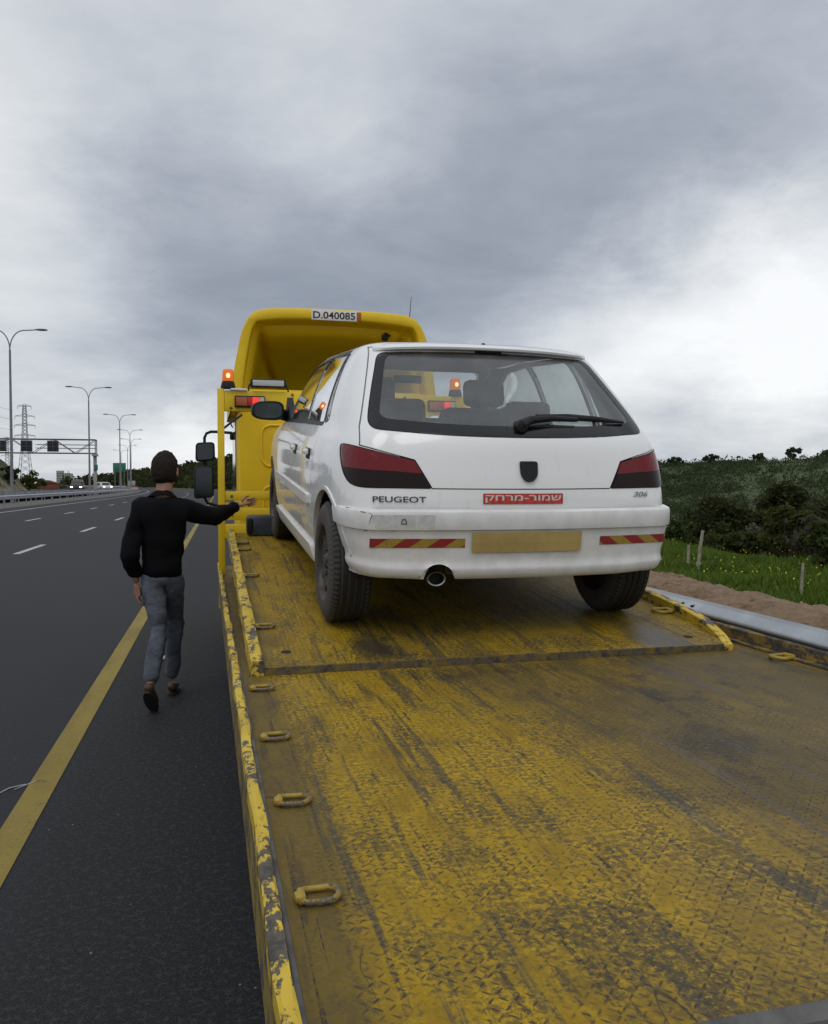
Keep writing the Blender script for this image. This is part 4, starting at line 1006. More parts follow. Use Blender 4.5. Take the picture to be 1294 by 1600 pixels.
# level table: z, rear y, bow, half width, corner rx, ry, front y, front rx, ry
TBL = [(.17, .16, .03, .76, .16, .30, 3.70, .5, .5), (.22, .12, .04, .795, .17, .32, 3.76, .5, .5), (.36, .07, .05, .832, .17, .34, 3.84, .5, .55), (.50, .045, .055, .843, .17, .35, 3.90, .5, .55),
       (.62, .035, .06, .845, .18, .36, 3.92, .5, .55), (.70, .043, .065, .842, .19, .37, 3.88, .5, .55), (.80, .065, .07, .834, .20, .38, 3.74, .5, .55), (.88, .088, .075, .818, .21, .38, 3.40, .45, .5),
       (.925, .112, .078, .796, .21, .37, 3.08, .42, .45), (.955, .142, .078, .784, .205, .36, 2.92, .40, .40), (1.05, .258, .075, .757, .20, .34, 2.74, .36, .34), (1.15, .382, .07, .722, .195, .33, 2.56, .32, .32),
       (1.25, .506, .062, .678, .19, .30, 2.38, .30, .30), (1.31, .582, .055, .640, .185, .27, 2.24, .28, .28), (1.345, .640, .045, .602, .18, .24, 2.14, .26, .26), (1.368, .74, .035, .545, .18, .22, 2.02, .25, .25), (1.385, .92, .02, .44, .16, .18, 1.85, .2, .2), (1.395, 1.15, .01, .22, .1, .12, 1.62, .1, .1)]
TA = np.array(TBL); ZT = TA[:, 0]
def pch(z):
    """monotone cubic interpolation of the level table"""
    i = min(max(int(np.searchsorted(ZT, z)-1), 0), len(ZT)-2); h = np.diff(ZT); d = np.diff(TA, axis=0)/h[:, None]
    def m(k):
        if k == 0: return d[0]
        if k == len(ZT)-1: return d[-1]
        a, b = d[k-1], d[k]; w1 = 2*h[k]+h[k-1]; w2 = h[k]+2*h[k-1]
        with np.errstate(all='ignore'): r = (w1+w2)/(w1/a+w2/b)
        return np.where(a*b > 0, r, 0)
    t = (z-ZT[i])/h[i]; t2, t3 = t*t, t*t*t
    return TA[i]*(2*t3-3*t2+1)+h[i]*m(i)*(t3-2*t2+t)+TA[i+1]*(-2*t3+3*t2)+h[i]*m(i+1)*(t3-t2)
PE = 2.5
def half_contour(z):
    _, y0, bow, W, rx, ry, yf, fx, fy = pch(z); P_ = []
    xe = W-rx
    for k in range(16): x = xe*k/16; P_.append((x, y0+bow*(x/xe)**2 if xe > .01 else y0))
    yb = y0+bow
    for k in range(18):
        a = (k/18)*pi/2; P_.append((xe+rx*abs(sin(a))**(2/PE), yb+ry*(1-abs(cos(a))**(2/PE))))
    ys, ye = yb+ry, yf-fy
    for k in range(46): P_.append((W, ys+(ye-ys)*k/46))
    for k in range(14): a = (k/14)*pi/2; P_.append((W-fx+fx*cos(a)**.9, ye+fy*sin(a)*.9))
    for k in range(9): P_.append(((W-fx)*(1-k/8), yf-.1*fy*(1-k/8)**2))
    return [(x*(1-.030*max(0, abs(y-2.0)-.7)**2), y) for x, y in P_]
def rear_y(x, z):
    _, y0, bow, W, rx, ry = pch(z)[:6]; x = min(abs(x)/(1-.030*.9**2), W-.002); xe = W-rx
    if x < xe: return y0+bow*(x/xe)**2
    return y0+bow+ry*(1-(1-((x-xe)/rx)**PE)**(1/PE))
ZL = sorted(set([round(z, 4) for z in list(np.linspace(.17, 1.34, 58))+list(np.linspace(1.345, 1.393, 9))]))
def car_solid():
    ringsv = []
    for z in ZL:
        h = half_contour(z); ringsv.append([(x, y, z) for x, y in h]+[(-x, y, z) for x, y in h[1:-1][::-1]])
    n = len(ringsv[0]); vs = [v for r_ in ringsv for v in r_]; b = len(vs)
    fs = [(i*n+j, i*n+(j+1) % n, (i+1)*n+(j+1) % n, (i+1)*n+j) for i in range(len(ZL)-1) for j in range(n)]
    vs += [(0, 1.9, .16), (0, 1.4, 1.3965)]
    fs += [((j+1) % n, j, b) for j in range(n)]+[((len(ZL)-1)*n+j, (len(ZL)-1)*n+(j+1) % n, b+1) for j in range(n)]
    me = bpy.data.meshes.new('s'); me.from_pydata(vs, [], fs); bm = bmesh.new(); bm.from_mesh(me); bmesh.ops.remove_doubles(bm, verts=bm.verts, dist=.0004); bmesh.ops.recalc_face_normals(bm, faces=bm.faces); bm.to_mesh(me); bm.free(); me.update(); return me
S0 = car_solid(); SV = np.array([v.co[:] for v in S0.vertices]); SN = np.array([v.normal[:] for v in S0.vertices]); SF = [tuple(p.vertices) for p in S0.polygons]
def shell(o_out, o_in, inmat=0):
    a = SV+SN*o_out; b = SV+SN*o_in; n = len(SV); me = bpy.data.meshes.new('sh')
    me.from_pydata([tuple(v) for v in a]+[tuple(v) for v in b], [], SF+[tuple(i+n for i in f[::-1]) for f in SF])
    me.polygons.foreach_set('material_index', [0]*len(SF)+[inmat]*len(SF))
    me.polygons.foreach_set('use_smooth', [True]*len(me.polygons)); me.update(); return me
def cutter(poly, a, b, axis): return MB().prism(poly, a, b, axis).mesh('c')
def patch(name, off, poly, a, b, axis, mat, parent=car, ang=40, extra=()):
    me = boolean(shell(*off), cutter(poly, a, b, axis), 'INTERSECT')
    for e in extra: me = boolean(me, e, 'DIFFERENCE')
    o = link(name, me, parent, [mat] if not isinstance(mat, (list, tuple)) else mat); smooth_(me, ang); return o
def sym(h): return h+[(-x, z) for x, z in h[::-1]]
def grow(poly, d):
    c = Vector((sum(p[0] for p in poly)/len(poly), sum(p[1] for p in poly)/len(poly))); n = len(poly); out = []
    area = sum(poly[i][0]*poly[(i+1) % n][1]-poly[(i+1) % n][0]*poly[i][1] for i in range(n)); sg = 1 if area > 0 else -1
    for i in range(n):
        p0, p1, p2 = Vector(poly[i-1]), Vector(poly[i]), Vector(poly[(i+1) % n])
        e1, e2 = (p1-p0), (p2-p1)
        if e1.length < 1e-9 or e2.length < 1e-9: out.append(tuple(p1)); continue
        n1 = Vector((e1.y, -e1.x)).normalized()*sg; n2 = Vector((e2.y, -e2.x)).normalized()*sg; nn_ = (n1+n2)
        out.append(tuple(p1+(nn_.normalized()*d/max(.5, (nn_.length/2)) if nn_.length > 1e-6 else Vector((0, 0)))))
    return out
HUBR, HUBF, WR = (.52, .293), (3.20, .293), .293
# outlines (x, z) seen from the rear
WIN = rpoly(sym([(0, .914), (.30, .917), (.662, .942), (.640, 1.02), (.560, 1.30), (.30, 1.318)])[0:], [0, 0, .05, .2, .035, .2, .2, .035, .2, .05, 0, 0], 4)
WIN = rpoly([(-.688, .942), (-.30, .915), (.30, .915), (.688, .942), (.655, 1.06), (.560, 1.308), (.25, 1.322), (-.25, 1.322), (-.560, 1.308), (-.655, 1.06)], [.055, .3, .3, .055, .2, .04, .2, .2, .04, .2], 5)
GATE = [(-.428, .690), (.428, .690), (.498, .812), (.725, .870), (.712, .95), (.582, 1.338), (-.582, 1.338), (-.712, .95), (-.725, .870), (-.498, .812)]
LAMP = rpoly([(.434, .692), (.765, .692), (.788, .740), (.792, .82), (.784, .872), (.755, .868), (.498, .808)], [.004, .05, .04, .04, .015, .01, .006], 4)
SW = [(.93, .962), (2.70, .948), (2.62, .99), (2.30, 1.185), (2.02, 1.298), (1.80, 1.318), (1.00, 1.325)]     # whole side glass opening (y, z)
SWf = rpoly([(1.56, .958), (2.68, .951), (2.60, 1.0), (2.30, 1.185), (2.02, 1.292), (1.60, 1.318)], [.01, .03, .1, .2, .1, .02], 4)
SWr = rpoly([(.915, .960), (1.525, .958), (1.565, 1.318), (1.005, 1.318)], [.02, .01, .02, .03], 4)
SWq = rpoly([(.79, .974), (.872, .962), (.965, 1.312), (.930, 1.300)], [.02, .01, .01, .02], 4)
DF = [(1.545, .25), (2.62, .25), (2.78, .45), (2.80, .945), (2.66, 1.03), (2.33, 1.215), (2.04, 1.325), (1.575, 1.342), (1.545, .93)]
DR = [(1.05, .25), (1.537, .25), (1.537, .93), (1.567, 1.342), (.985, 1.342), (.893, .955), (.90, .85), (.96, .68), (.99, .50)]
body = shell(0, -.022, 1)
W_I = cutter(WIN, -.5, 1.3, 'Y')
gate = boolean(boolean(body, cutter(grow(GATE, -.0028), -.5, .86, 'Y'), 'INTERSECT'), W_I, 'DIFFERENCE')
for c_ in [cutter(grow(GATE, .0024), -.5, .90, 'Y'), cutter(grow(LAMP, .003), -.5, .42, 'Y'), cutter([(-x, z) for x, z in grow(LAMP, .003)], -.5, .42, 'Y')]:
    body = boolean(body, c_, 'DIFFERENCE')
doors = []
for s in (-1, 1):
    a_, b_ = (.45, 1.2) if s > 0 else (-1.2, -.45)
    for nm, P_, G_ in (('front_door', DF, [SWf]), ('rear_door', DR, [SWr])):
        dm = boolean(body, cutter(grow(P_, -.0028), a_, b_, 'X'), 'INTERSECT')
        for g_ in G_: dm = boolean(dm, cutter(g_, a_, b_, 'X'), 'DIFFERENCE')
        doors.append((nm, s, dm))
for P_ in (DF, DR): body = boolean(body, cutter(grow(P_, .0024), -1.2, 1.2, 'X'), 'DIFFERENCE')
body = boolean(body, cutter(SWq, -1.2, 1.2, 'X'), 'DIFFERENCE')
WS = rpoly([(-.66, .975), (.66, .975), (.50, 1.30), (-.50, 1.30)], .04, 4)
body = boolean(body, cutter(WS, 1.9, 4.2, 'Y'), 'DIFFERENCE')
def archcut(hub, r, lo, hi, seg=40): return MB().lathe([(0, lo), (r, lo), (r, hi), (0, hi)], seg, 'X', (0, hub[0], hub[1])).mesh('a')
AR = []
for hub, r in ((HUBR, .352), (HUBF, .360)):
    for (lo, hi) in ((.60, 1.1), (-1.1, -.60)): AR.append((hub, r, lo, hi))
for (hub, r, lo, hi) in AR: body = boolean(body, archcut(hub, r, lo, hi), 'DIFFERENCE')
body = boolean(body, MB().box((-1.2, -.6, 0), (1.2, .57, .596)).mesh('c'), 'DIFFERENCE')
body = boolean(body, MB().box((-.70, .3, 0), (.70, 3.4, .342)).mesh('c'), 'DIFFERENCE')
bo = link('body', body, car, [M['paint'], M['interior']]); smooth_(body, 32)
go = link('tailgate', gate, car, [M['paint'], M['interior']]); smooth_(gate, 32)
for nm, s, dm in doors:
    for (hub, r, lo, hi) in AR:
        if (lo > 0) == (s > 0) and nm == 'rear_door' and hub is HUBR: dm = boolean(dm, archcut(hub, r+.004, lo, hi), 'DIFFERENCE')
        if (lo > 0) == (s > 0) and nm == 'front_door' and hub is HUBF: dm = boolean(dm, archcut(hub, r+.004, lo, hi), 'DIFFERENCE')
    o = link(nm, dm, car, [M['paint'], M['interior']]); smooth_(dm, 32)
    G_ = SWf if nm == 'front_door' else SWr; a_, b_ = (.45, 1.2) if s > 0 else (-1.2, -.45)
    patch('door_glass', (-.004, -.008), grow(G_, .001), a_, b_, 'X', M['glass_dark'], o)
    sm = boolean(boolean(shell(.0015, -.012), cutter(grow(G_, .021), a_, b_, 'X'), 'INTERSECT'), cutter(G_, a_, b_, 'X'), 'DIFFERENCE')
    link('window_seal', sm, o, [M['trim']]); smooth_(sm)
    # handle
    yh, zh = (1.12, .790) if nm == 'rear_door' else (1.70, .785)
    xx = s*(pch(zh)[3]+.003)
    MB().box((min(xx, xx-s*.004), yh-.085, zh-.035), (max(xx, xx-s*.004), yh+.06, zh+.025), bev=.001).build('handle_recess', M['trim'], o)
    MB().box((min(xx, xx+s*.022), yh-.075, zh-.010), (max(xx, xx+s*.022), yh+.055, zh+.022), bev=.008).build('handle', M['paint'], o)
    # moulding strip
    ya, yb = ((1.01, 1.535) if nm == 'rear_door' else (1.548, 2.775))
    patch('side_moulding', (.014, -.004), rpoly([(ya, .522), (yb, .522), (yb, .572), (ya, .572)], .006, 2), a_, b_, 'X', M['bumper'], o)
    if nm == 'front_door':
        # black door mirror on its foot
        mr = MB(); c_ = Vector((s*.925, 2.60, 1.005)); vs_ = []
        prof = [(-.055, .30), (-.050, .80), (-.030, .95), (.02, 1.0), (.06, .80), (.09, .35)]
        for (yy, k) in prof:
            for j in range(20):
                a = 2*pi*j/20; ca, sa = cos(a), sin(a)
                px_ = (abs(ca)**.65)*(1 if ca > 0 else -1)*.115*(k if yy > 0 else min(1, k+.15)); pz_ = (abs(sa)**.65)*(1 if sa > 0 else -1)*.068*(k if yy > 0 else min(1, k+.15))*(1.0+.12*ca*-s)
                vs_.append((c_.x+px_, c_.y+yy, c_.z+pz_))
        fs_ = [(i*20+j, i*20+(j+1) % 20, (i+1)*20+(j+1) % 20, (i+1)*20+j) for i in range(len(prof)-1) for j in range(20)]+[tuple(range(20)), tuple(range(100, 120))]
        mr.add(vs_, fs_); mr.tube([(s*.86, 2.60, .995), (s*.81, 2.63, .975), (s*.77, 2.66, .960)], [.045, .040, .035], 10)
        mr.prism([(2.40, .955), (2.78, .945), (2.62, 1.10)], s*.742, s*.785, 'X')
        mo = mr.build('door_mirror', M['trim'], o, ang=50)
        vs2, fs2 = [], []
        for j in range(24):
            a = 2*pi*j/24; ca, sa = cos(a), sin(a)
            vs2.append((c_.x+(abs(ca)**.6)*(1 if ca > 0 else -1)*.095, c_.y-.057, c_.z+(abs(sa)**.6)*(1 if sa > 0 else -1)*.052))
        MB().add(vs2, [tuple(range(24))]).build('mirror_glass', M['mirror3'], mo, smooth=False)
for s in (-1, 1):
    a_, b_ = (.45, 1.2) if s > 0 else (-1.2, -.45)
    patch('quarter_glass', (-.004, -.008), grow(SWq, .001), a_, b_, 'X', M['glass_dark'])
    sm = boolean(boolean(shell(.0015, -.012), cutter(grow(SWq, .008), a_, b_, 'X'), 'INTERSECT'), cutter(SWq, a_, b_, 'X'), 'DIFFERENCE')
    link('window_seal', sm, car, [M['trim']]); smooth_(sm)
    # sill skirt and moulding ahead of the rear wheel
    patch('sill_skirt', (.020, -.004), rpoly([(.955, .20), (2.84, .20), (2.82, .31), (.975, .31)], .02, 3), a_, b_, 'X', M['bumper'])
    # fuel flap / wheel-arch edge roll
    ar = boolean(boolean(shell(.006, -.020), archcut(HUBR, .368, a_, b_, 48), 'INTERSECT'), archcut(HUBR, .350, a_-.1, b_+.1, 48), 'DIFFERENCE')
    ar = boolean(ar, cutter([(-1, .12), (2, .12), (2, .30), (-1, .30)], -1.3, 1.3, 'X'), 'DIFFERENCE')
    link('wheel_arch_lip', ar, car, [M['paint']]); smooth_(ar)
    # inner wheel housings
    for hub, r in ((HUBR, .350), (HUBF, .358)):
        vs, fs = [], []
        for i in range(21):
            a = R(14)+R(152)*i/20
            for xx in (s*.60, s*.765): vs.append((xx, hub[0]-cos(a)*r, hub[1]+sin(a)*r))
        fs = [(2*i, 2*i+1, 2*i+3, 2*i+2) for i in range(20)]+[tuple(range(0, 42, 2))]
        MB().add(vs, fs).build('wheel_housing', M['under'], car)
patch('windscreen', (-.004, -.008), grow(WS, .001), 1.9, 4.2, 'Y', M['glass'])
# rear glass, black border, heater lines
INN = rpoly([(-.630, .992), (-.28, .966), (.28, .966), (.630, .992), (.600, 1.08), (.522, 1.300), (.25, 1.313), (-.25, 1.313), (-.522, 1.300), (-.600, 1.08)], [.05, .3, .3, .05, .2, .04, .2, .2, .04, .2], 5)
rg_ = patch('rear_window', (.002, -.004), grow(WIN, -.003), -.5, 1.0, 'Y', M['black_gloss'], go, extra=[cutter(INN, -.6, 1.2, 'Y')])
patch('glass', (.001, -.003), grow(INN, .0005), -.5, 1.0, 'Y', M['glass'], rg_)
# tail lamps: red above, smoked below
for s in (-1, 1):
    def sx(P_): return [(s*x, z) for x, z in P_]
    L_all = rpoly([(.436, .693), (.785, .693), (.815, .72), (.815, .84), (.798, .868), (.770, .866), (.500, .806)], [.006, .03, .03, .05, .02, .02, .008], 4)
    top = [(.40, .752), (.60, .764), (1.0, .782), (1.0, 1.0), (.40, 1.0)]; bot = [(.40, .752), (.60, .764), (1.0, .782), (1.0, .5), (.40, .5)]
    lm = boolean(shell(.004, -.030), cutter(sx(grow(LAMP, -.001)), -.5, .42, 'Y'), 'INTERSECT')
    back = boolean(shell(.001, -.034), cutter(sx(grow(LAMP, .0015)), -.5, .42, 'Y'), 'INTERSECT')
    k = link('tail_lamp', back, car, [M['trim']]); smooth_(back)
    a = boolean(lm, cutter(sx(top), -.6, .6, 'Y'), 'INTERSECT'); link('red_lens', a, k, [M['red_lens']]); smooth_(a)
    a = boolean(lm, cutter(sx(bot), -.6, .6, 'Y'), 'INTERSECT'); link('smoked_lens', a, k, [M['smoke_lens']]); smooth_(a)
# tailgate spoiler lip
vs, fs = [], []
for i in range(41):
    x = -.572+1.144*i/40; z = 1.336-.022*(abs(x)/.6)**3; y = rear_y(x*.97, 1.325)
    e = max(0, (abs(x)-.48)/.1); 
    for (dy, dz) in ((-.030*(1-e*.6), -.002), (-.034*(1-e*.6), .008), (-.010, .022-e*.006), (.07, .036-e*.015), (.10, .026-e*.012), (.03, -.010)): vs.append((x, y+dy, z+dz))
fs = [(i*6+j, i*6+(j+1) % 6, (i+1)*6+(j+1) % 6, (i+1)*6+j) for i in range(40) for j in range(6)]+[tuple(range(6)), tuple(range(240, 246))]
sp = MB().add(vs, fs).build('spoiler_lip', M['paint'], go, ang=50)
MB().lathe([(0, 0), (.009, 0), (.010, .012), (0, .016)], 12, 'Z', (-.01, .655, 1.360)).build('washer_nozzle', M['trim'], go)
MB().box((-.07, .598, 1.318), (.07, .612, 1.334), bev=.004).build('brake_light', M['trim'], go)

# bumper: profile swept round the tail
def bprof(x):
    # (outward offset, z); the last rows are the inner wall
    return [(-.032, .602), (-.004, .600), (.008, .594), (.013, .580), (.013, .530), (.011, .517), (.000, .511), (-.001, .506), (-.002, .47), (-.006, .42), (-.010, .385), (-.009, .362), (-.003, .348), (-.002, .335), (-.009, .312), (-.020, .298), (-.034, .292), (-.034, .60)]
def bpath(u):
    s = 1 if u >= 0 else -1; u = abs(u)
    if u < .55: x = .65*u/.55; y = .045*(x/.65)**2
    elif u < .85: a = (u-.55)/.30*pi/2; x = .65+.155*sin(a)**(2/2.3); y = .045+.30*(1-cos(a)**(2/2.3))
    else: x = .805; y = .345+(u-.85)/.15*.20
    return s*x, y
def uend(z):
    yl = .215+(z-.29)*(.40-.215)/(.60-.29)          # slanted edge along the wheel arch
    u = .6
    while bpath(u)[1] < yl and u < 1: u += .002
    return u
npf = len(bprof(0)); NB_ = 140; vs = []
for i in range(NB_+1):
    for jj, (o_, z) in enumerate(bprof(0)):
        u = (i/NB_*2-1)*uend(z); x, y = bpath(u); a, b_ = bpath(u-.004), bpath(u+.004); t_ = Vector((b_[0]-a[0], b_[1]-a[1])).normalized()
        e_ = min(1, max(0, (.505-z)/.20))*max(0, (abs(x)-.55)/.28); up_ = .016*max(0, (abs(x)-.5)/.35) if z < .40 else 0
        if o_ < -.030: vx, vy = x*.955, y+.030
        else: vx, vy = x*(1-.035*e_)+t_.y*o_, y-t_.x*o_
        zz = z+up_; dx_ = abs(x+.405)
        if dx_ < .075 and z < .40: zz = max(zz, .277+math.sqrt(.075**2-dx_**2)+(.001*jj))
        vs.append((vx, vy, zz))
fs = [(i*npf+j, i*npf+(j+1) % npf, (i+1)*npf+(j+1) % npf, (i+1)*npf+j) for i in range(NB_) for j in range(npf)]+[tuple(range(npf)), tuple(range(NB_*npf, (NB_+1)*npf))]
bme = MB().add(vs, fs).mesh('bp')
bu = link('rear_bumper', bme, car, [M['bumper']]); smooth_(bme, 40)
def bump_pt(x, z, lift=.002):
    ax = min(abs(x), .80)
    y = .045*(ax/.65)**2 if ax < .65 else .045+.30*(1-(1-((ax-.65)/.155)**2.3)**(1/2.3))
    off = np.interp(z, [.298, .312, .335, .352, .365, .385, .42, .47, .506, .511, .517, .53, .59, .603], [-.022, -.008, 0, -.001, -.011, -.012, -.006, -.002, -.001, 0, .011, .013, .013, .008])
    return Vector((x, y-off-lift, z))
def bump_patch(x0_, x1_, z0_, z1_, name, mat, nx2=14, nz=3, lift=.002, parent=None, skew=0):
    vs, fs = grid(lambda a, b: bump_pt(x0_+(x1_-x0_)*a+skew*b, z0_+(z1_-z0_)*b, lift), nx2, nz)
    v2 = [v+Vector((0, .0015, 0)) for v in vs]; n = len(vs)
    m_ = MB().add(vs+v2, fs+[tuple(i+n for i in f[::-1]) for f in fs]); return m_.build(name, mat, parent or bu, smooth=False)
def stripes():
    m, nt, b = newmat('red_yellow_reflector'); o = coords(nt); x, y, z = xyz(nt, o)
    t = ((x.op('ABSOLUTE')*1 + z*1.45)/.152+.30).op('FRACT').step(.47, .53); n = noise(nt, o, 40, 4)
    c = mix(nt, t, (.27, .02, .022), (.36, .24, .04)); c = mix(nt, n.step(.5, .75)*.4, c, (.12, .07, .03)); put(nt, b, 'Base Color', c); put(nt, b, 'Roughness', .4); return m
M['stripes'] = stripes()
bump_patch(-.706, -.29, .437, .477, 'reflective_strip', M['stripes'], 24)
bump_patch(.36, .735, .437, .477, 'reflective_strip', M['stripes'], 24)
bump_patch(-.26, .26, .415, .505, 'number_plate', M['plate_y'], 12, lift=.010)
M['patch'] = simple('sticker_residue', (.60, .595, .58), .5, var=.12, vs=30)
for (xa, xb) in ((-.712, -.618), (-.614, -.51), (-.506, -.43)): bump_patch(xa, xb, .526, .582, 'faded_patch', M['patch'], 8, lift=.001)
mb = MB()
c0 = bump_pt(-.565, .556, .004); pts = [bump_pt(-.565+.010*cos(a), .553+.012*sin(a), .003) for a in np.linspace(-.3, pi+.3, 10)]+[bump_pt(-.578, .544, .003), bump_pt(-.552, .544, .003)]
mb.tube(pts, .0018, 5, closed=True); mb.build('bell_mark', M['badge'], bu)
# scrapes on the left bumper corner
M['scrape'] = simple('scrape_marks', (.10, .095, .085), .7)
for pp in ([(-.79, .600), (-.74, .592), (-.70, .585)], [(-.735, .590), (-.70, .578)], [(-.795, .520), (-.77, .514), (-.72, .511), (-.60, .5105)], [(-.70, .583), (-.705, .57), (-.712, .54)]):
    MB().tube([bump_pt(x, z, .0012) for x, z in pp], [.0012]+[.0022]*(len(pp)-2)+[.0008], 5).build('scrape', M['scrape'], bu)

# tail markings
def on_rear(cx_, cz_, lift=.004): return lambda x, z: Vector((cx_+x, rear_y(cx_+x, cz_+z)-lift, cz_+z))
fit_text('PEUGEOT', .232, .026, on_rear(-.572, .643, .004), 'lettering', M['badge'], bo)
fit_text('306', .078, .024, lambda x, z: on_rear(.600, .662, .004)(x+z*.5, z), 'lettering', M['badge_c'], bo)
vs, fs = grid(lambda a, b: on_rear(-.012, .648, .003)(-.19+.38*a, -.0235+.047*b), 20, 3)
st_ = MB().add(vs, fs).build('red_sticker', M['red_st'], bo, smooth=False)
fit_text('קחרמ-רומש', .362, .034, on_rear(-.012, .648, .0045), 'sticker_lettering', M['pinkwhite'], st_)
# dark badge on the tailgate
bd = rpoly([(-.028, .814), (.056, .814), (.054, .755), (.036, .728), (.014, .722), (-.008, .728), (-.026, .755)], .012, 4)
patch('emblem_plate', (.012, -.002), bd, -.3, .5, 'Y', M['trim'], go)
fr_ = patch('emblem_rim', (.0135, .006), grow(bd, -.004), -.3, .5, 'Y', M['black_gloss'], go, extra=[cutter(grow(bd, -.0075), -.4, .6, 'Y')])
# rear wiper
def gp(x, z, lift): return Vector((x, rear_y(x, z)-lift, z))
wp = MB().tube([gp(-.005, .962, .012), gp(.005, .975, .038), gp(.05, .996, .045), gp(.16, 1.006, .040), gp(.30, 1.002, .034)], [.024, .026, .020, .015, .011], 10).lathe([(0, -.05), (.026, -.045), (.028, .01), (0, .012)], 14, 'Y', (0, rear_y(0, .968), .966))
wo = wp.build('rear_wiper', M['trim'], go)
MB().tube([gp(.10, 1.016, .016), gp(.26, 1.014, .022), gp(.42, 1.006, .020), gp(.575, .994, .016)], [.007, .015, .014, .006], 8).build('wiper_blade', M['rubber'], wo)
# exhaust
ex = MB().lathe([(.034, .30), (.034, .035), (.040, .032), (.044, .040), (.043, .30)], 28, 'Y', (0, 0, 0)); ex.v = [(v[0]*1.05-.405, v[1]+.015, v[2]*.80+.294) for v in ex.v]
exo = ex.build('exhaust_tip', M['chrome'], car); MB().lathe([(0, .10), (.034, .10)], 20, 'Y', (-.405, 0, .29)).build('pipe_bore', M['under'], exo)
MB().tube([(-.405, .14, .29), (-.405, .5, .30), (-.2, .8, .28), (-.1, 2.4, .20)], .035, 10).build('exhaust_pipe', M['steel'], car)
MB().box((-.30, .30, .24), (.28, .62, .36), bev=.05).build('silencer', M['steel'], car)
MB().box((-.60, .30, .35), (.60, 3.6, .38), bev=.01).build('floor_pan', M['under'], car)
MB().tube([(-.66, .60, .27), (.66, .60, .27)], .045, 12).build('rear_axle', M['under'], car)
MB().box((-.60, .10, .36), (.60, .15, .58), bev=.01).build('rear_valance', M['under'], car)

# wheels
def wheel(x, hub, s):
    w2 = .098; t = MB()
    prof = [(.185, -w2), (.205, -w2-.004), (.245, -w2-.003), (.270, -w2+.006), (.287, -w2+.020)]
    for k in range(5):
        c_ = -.066+.033*k
        prof += [(.2935-abs(c_)*.04, c_-.0105 if k else c_-.008), (.2935-abs(c_)*.04, c_+.0105)]
        if k < 4: prof += [(.284, c_+.0125), (.284, c_+.0195)]
    prof += [(.287, w2-.020), (.270, w2-.006), (.245, w2+.003), (.205, w2+.004), (.185, w2)]
    wo_ = empty('wheel', (x, hub[0], hub[1]), (random.random()*3, 0, 0)); wo_.parent = car
    t.lathe(prof, 72, 'X'); t.build('tyre', M['rubber_t'], wo_, ang=28)
    r_ = MB(); d_ = s
    r_.lathe([(.186, d_*w2), (.176, d_*(w2-.006)), (.168, d_*(w2-.03)), (.150, d_*(w2-.036)), (.120, d_*(w2-.018)), (.075, d_*(w2-.022)), (.045, d_*(w2-.03)), (.028, d_*(w2-.010)), (0, d_*(w2-.008))], 48, 'X')
    r_.lathe([(.186, -d_*w2), (.17, -d_*.02), (.0, -d_*.02)], 40, 'X')
    for k in range(4):
        a = k*pi/2+.3; r_.lathe([(0, d_*(w2-.012)), (.010, d_*(w2-.012)), (.011, d_*(w2-.03))], 8, 'X', (0, .062*cos(a), .062*sin(a)))
    ro = r_.build('rim', M['rim'], wo_)
    for k in range(8):
        a = k*pi/4+.2; h_ = MB().lathe([(0, d_*(w2-.0165)), (.015, d_*(w2-.0165)), (.017, d_*(w2-.024))], 12, 'X', (0, .134*cos(a), .134*sin(a))); h_.build('vent_hole', M['under'], ro)
    return wo_
def tyre_mat():
    m, nt, b = newmat('dusty_tyre'); o = coords(nt); x, y, z = xyz(nt, o)
    r_ = ((y*y)+(z*z)).op('SQRT'); n = noise(nt, o, 14, 5, .65)
    ang_ = (y/r_).op('ARCTAN2', z/r_)
    lug = (ang_*70/6.2832).op('FRACT'); lg = lug.step(.44, .50)*x.op('ABSOLUTE').step(.060, .066)
    side = r_.step(.280, .268); groove = r_.step(.2895, .286)*x.op('ABSOLUTE').step(.078, .072)
    c = mix(nt, side*(n.step(.25, .6)*.6+.35), (.013, .012, .012), (.085, .075, .062))
    c = mix(nt, groove*.8, c, (.10, .092, .08)); c = mix(nt, lg, c, (.05, .045, .04))
    put(nt, b, 'Base Color', c); put(nt, b, 'Roughness', .75); bump(nt, b, lg*-1+n*.2, .6, .004); return m
M['rubber_t'] = tyre_mat()
for hub in (HUBR, HUBF):
    for s in (-1, 1): wheel((-.738 if s < 0 else .690) if hub is HUBR else s*.735, (hub[0]+.02, hub[1]) if hub is HUBR else hub, s)

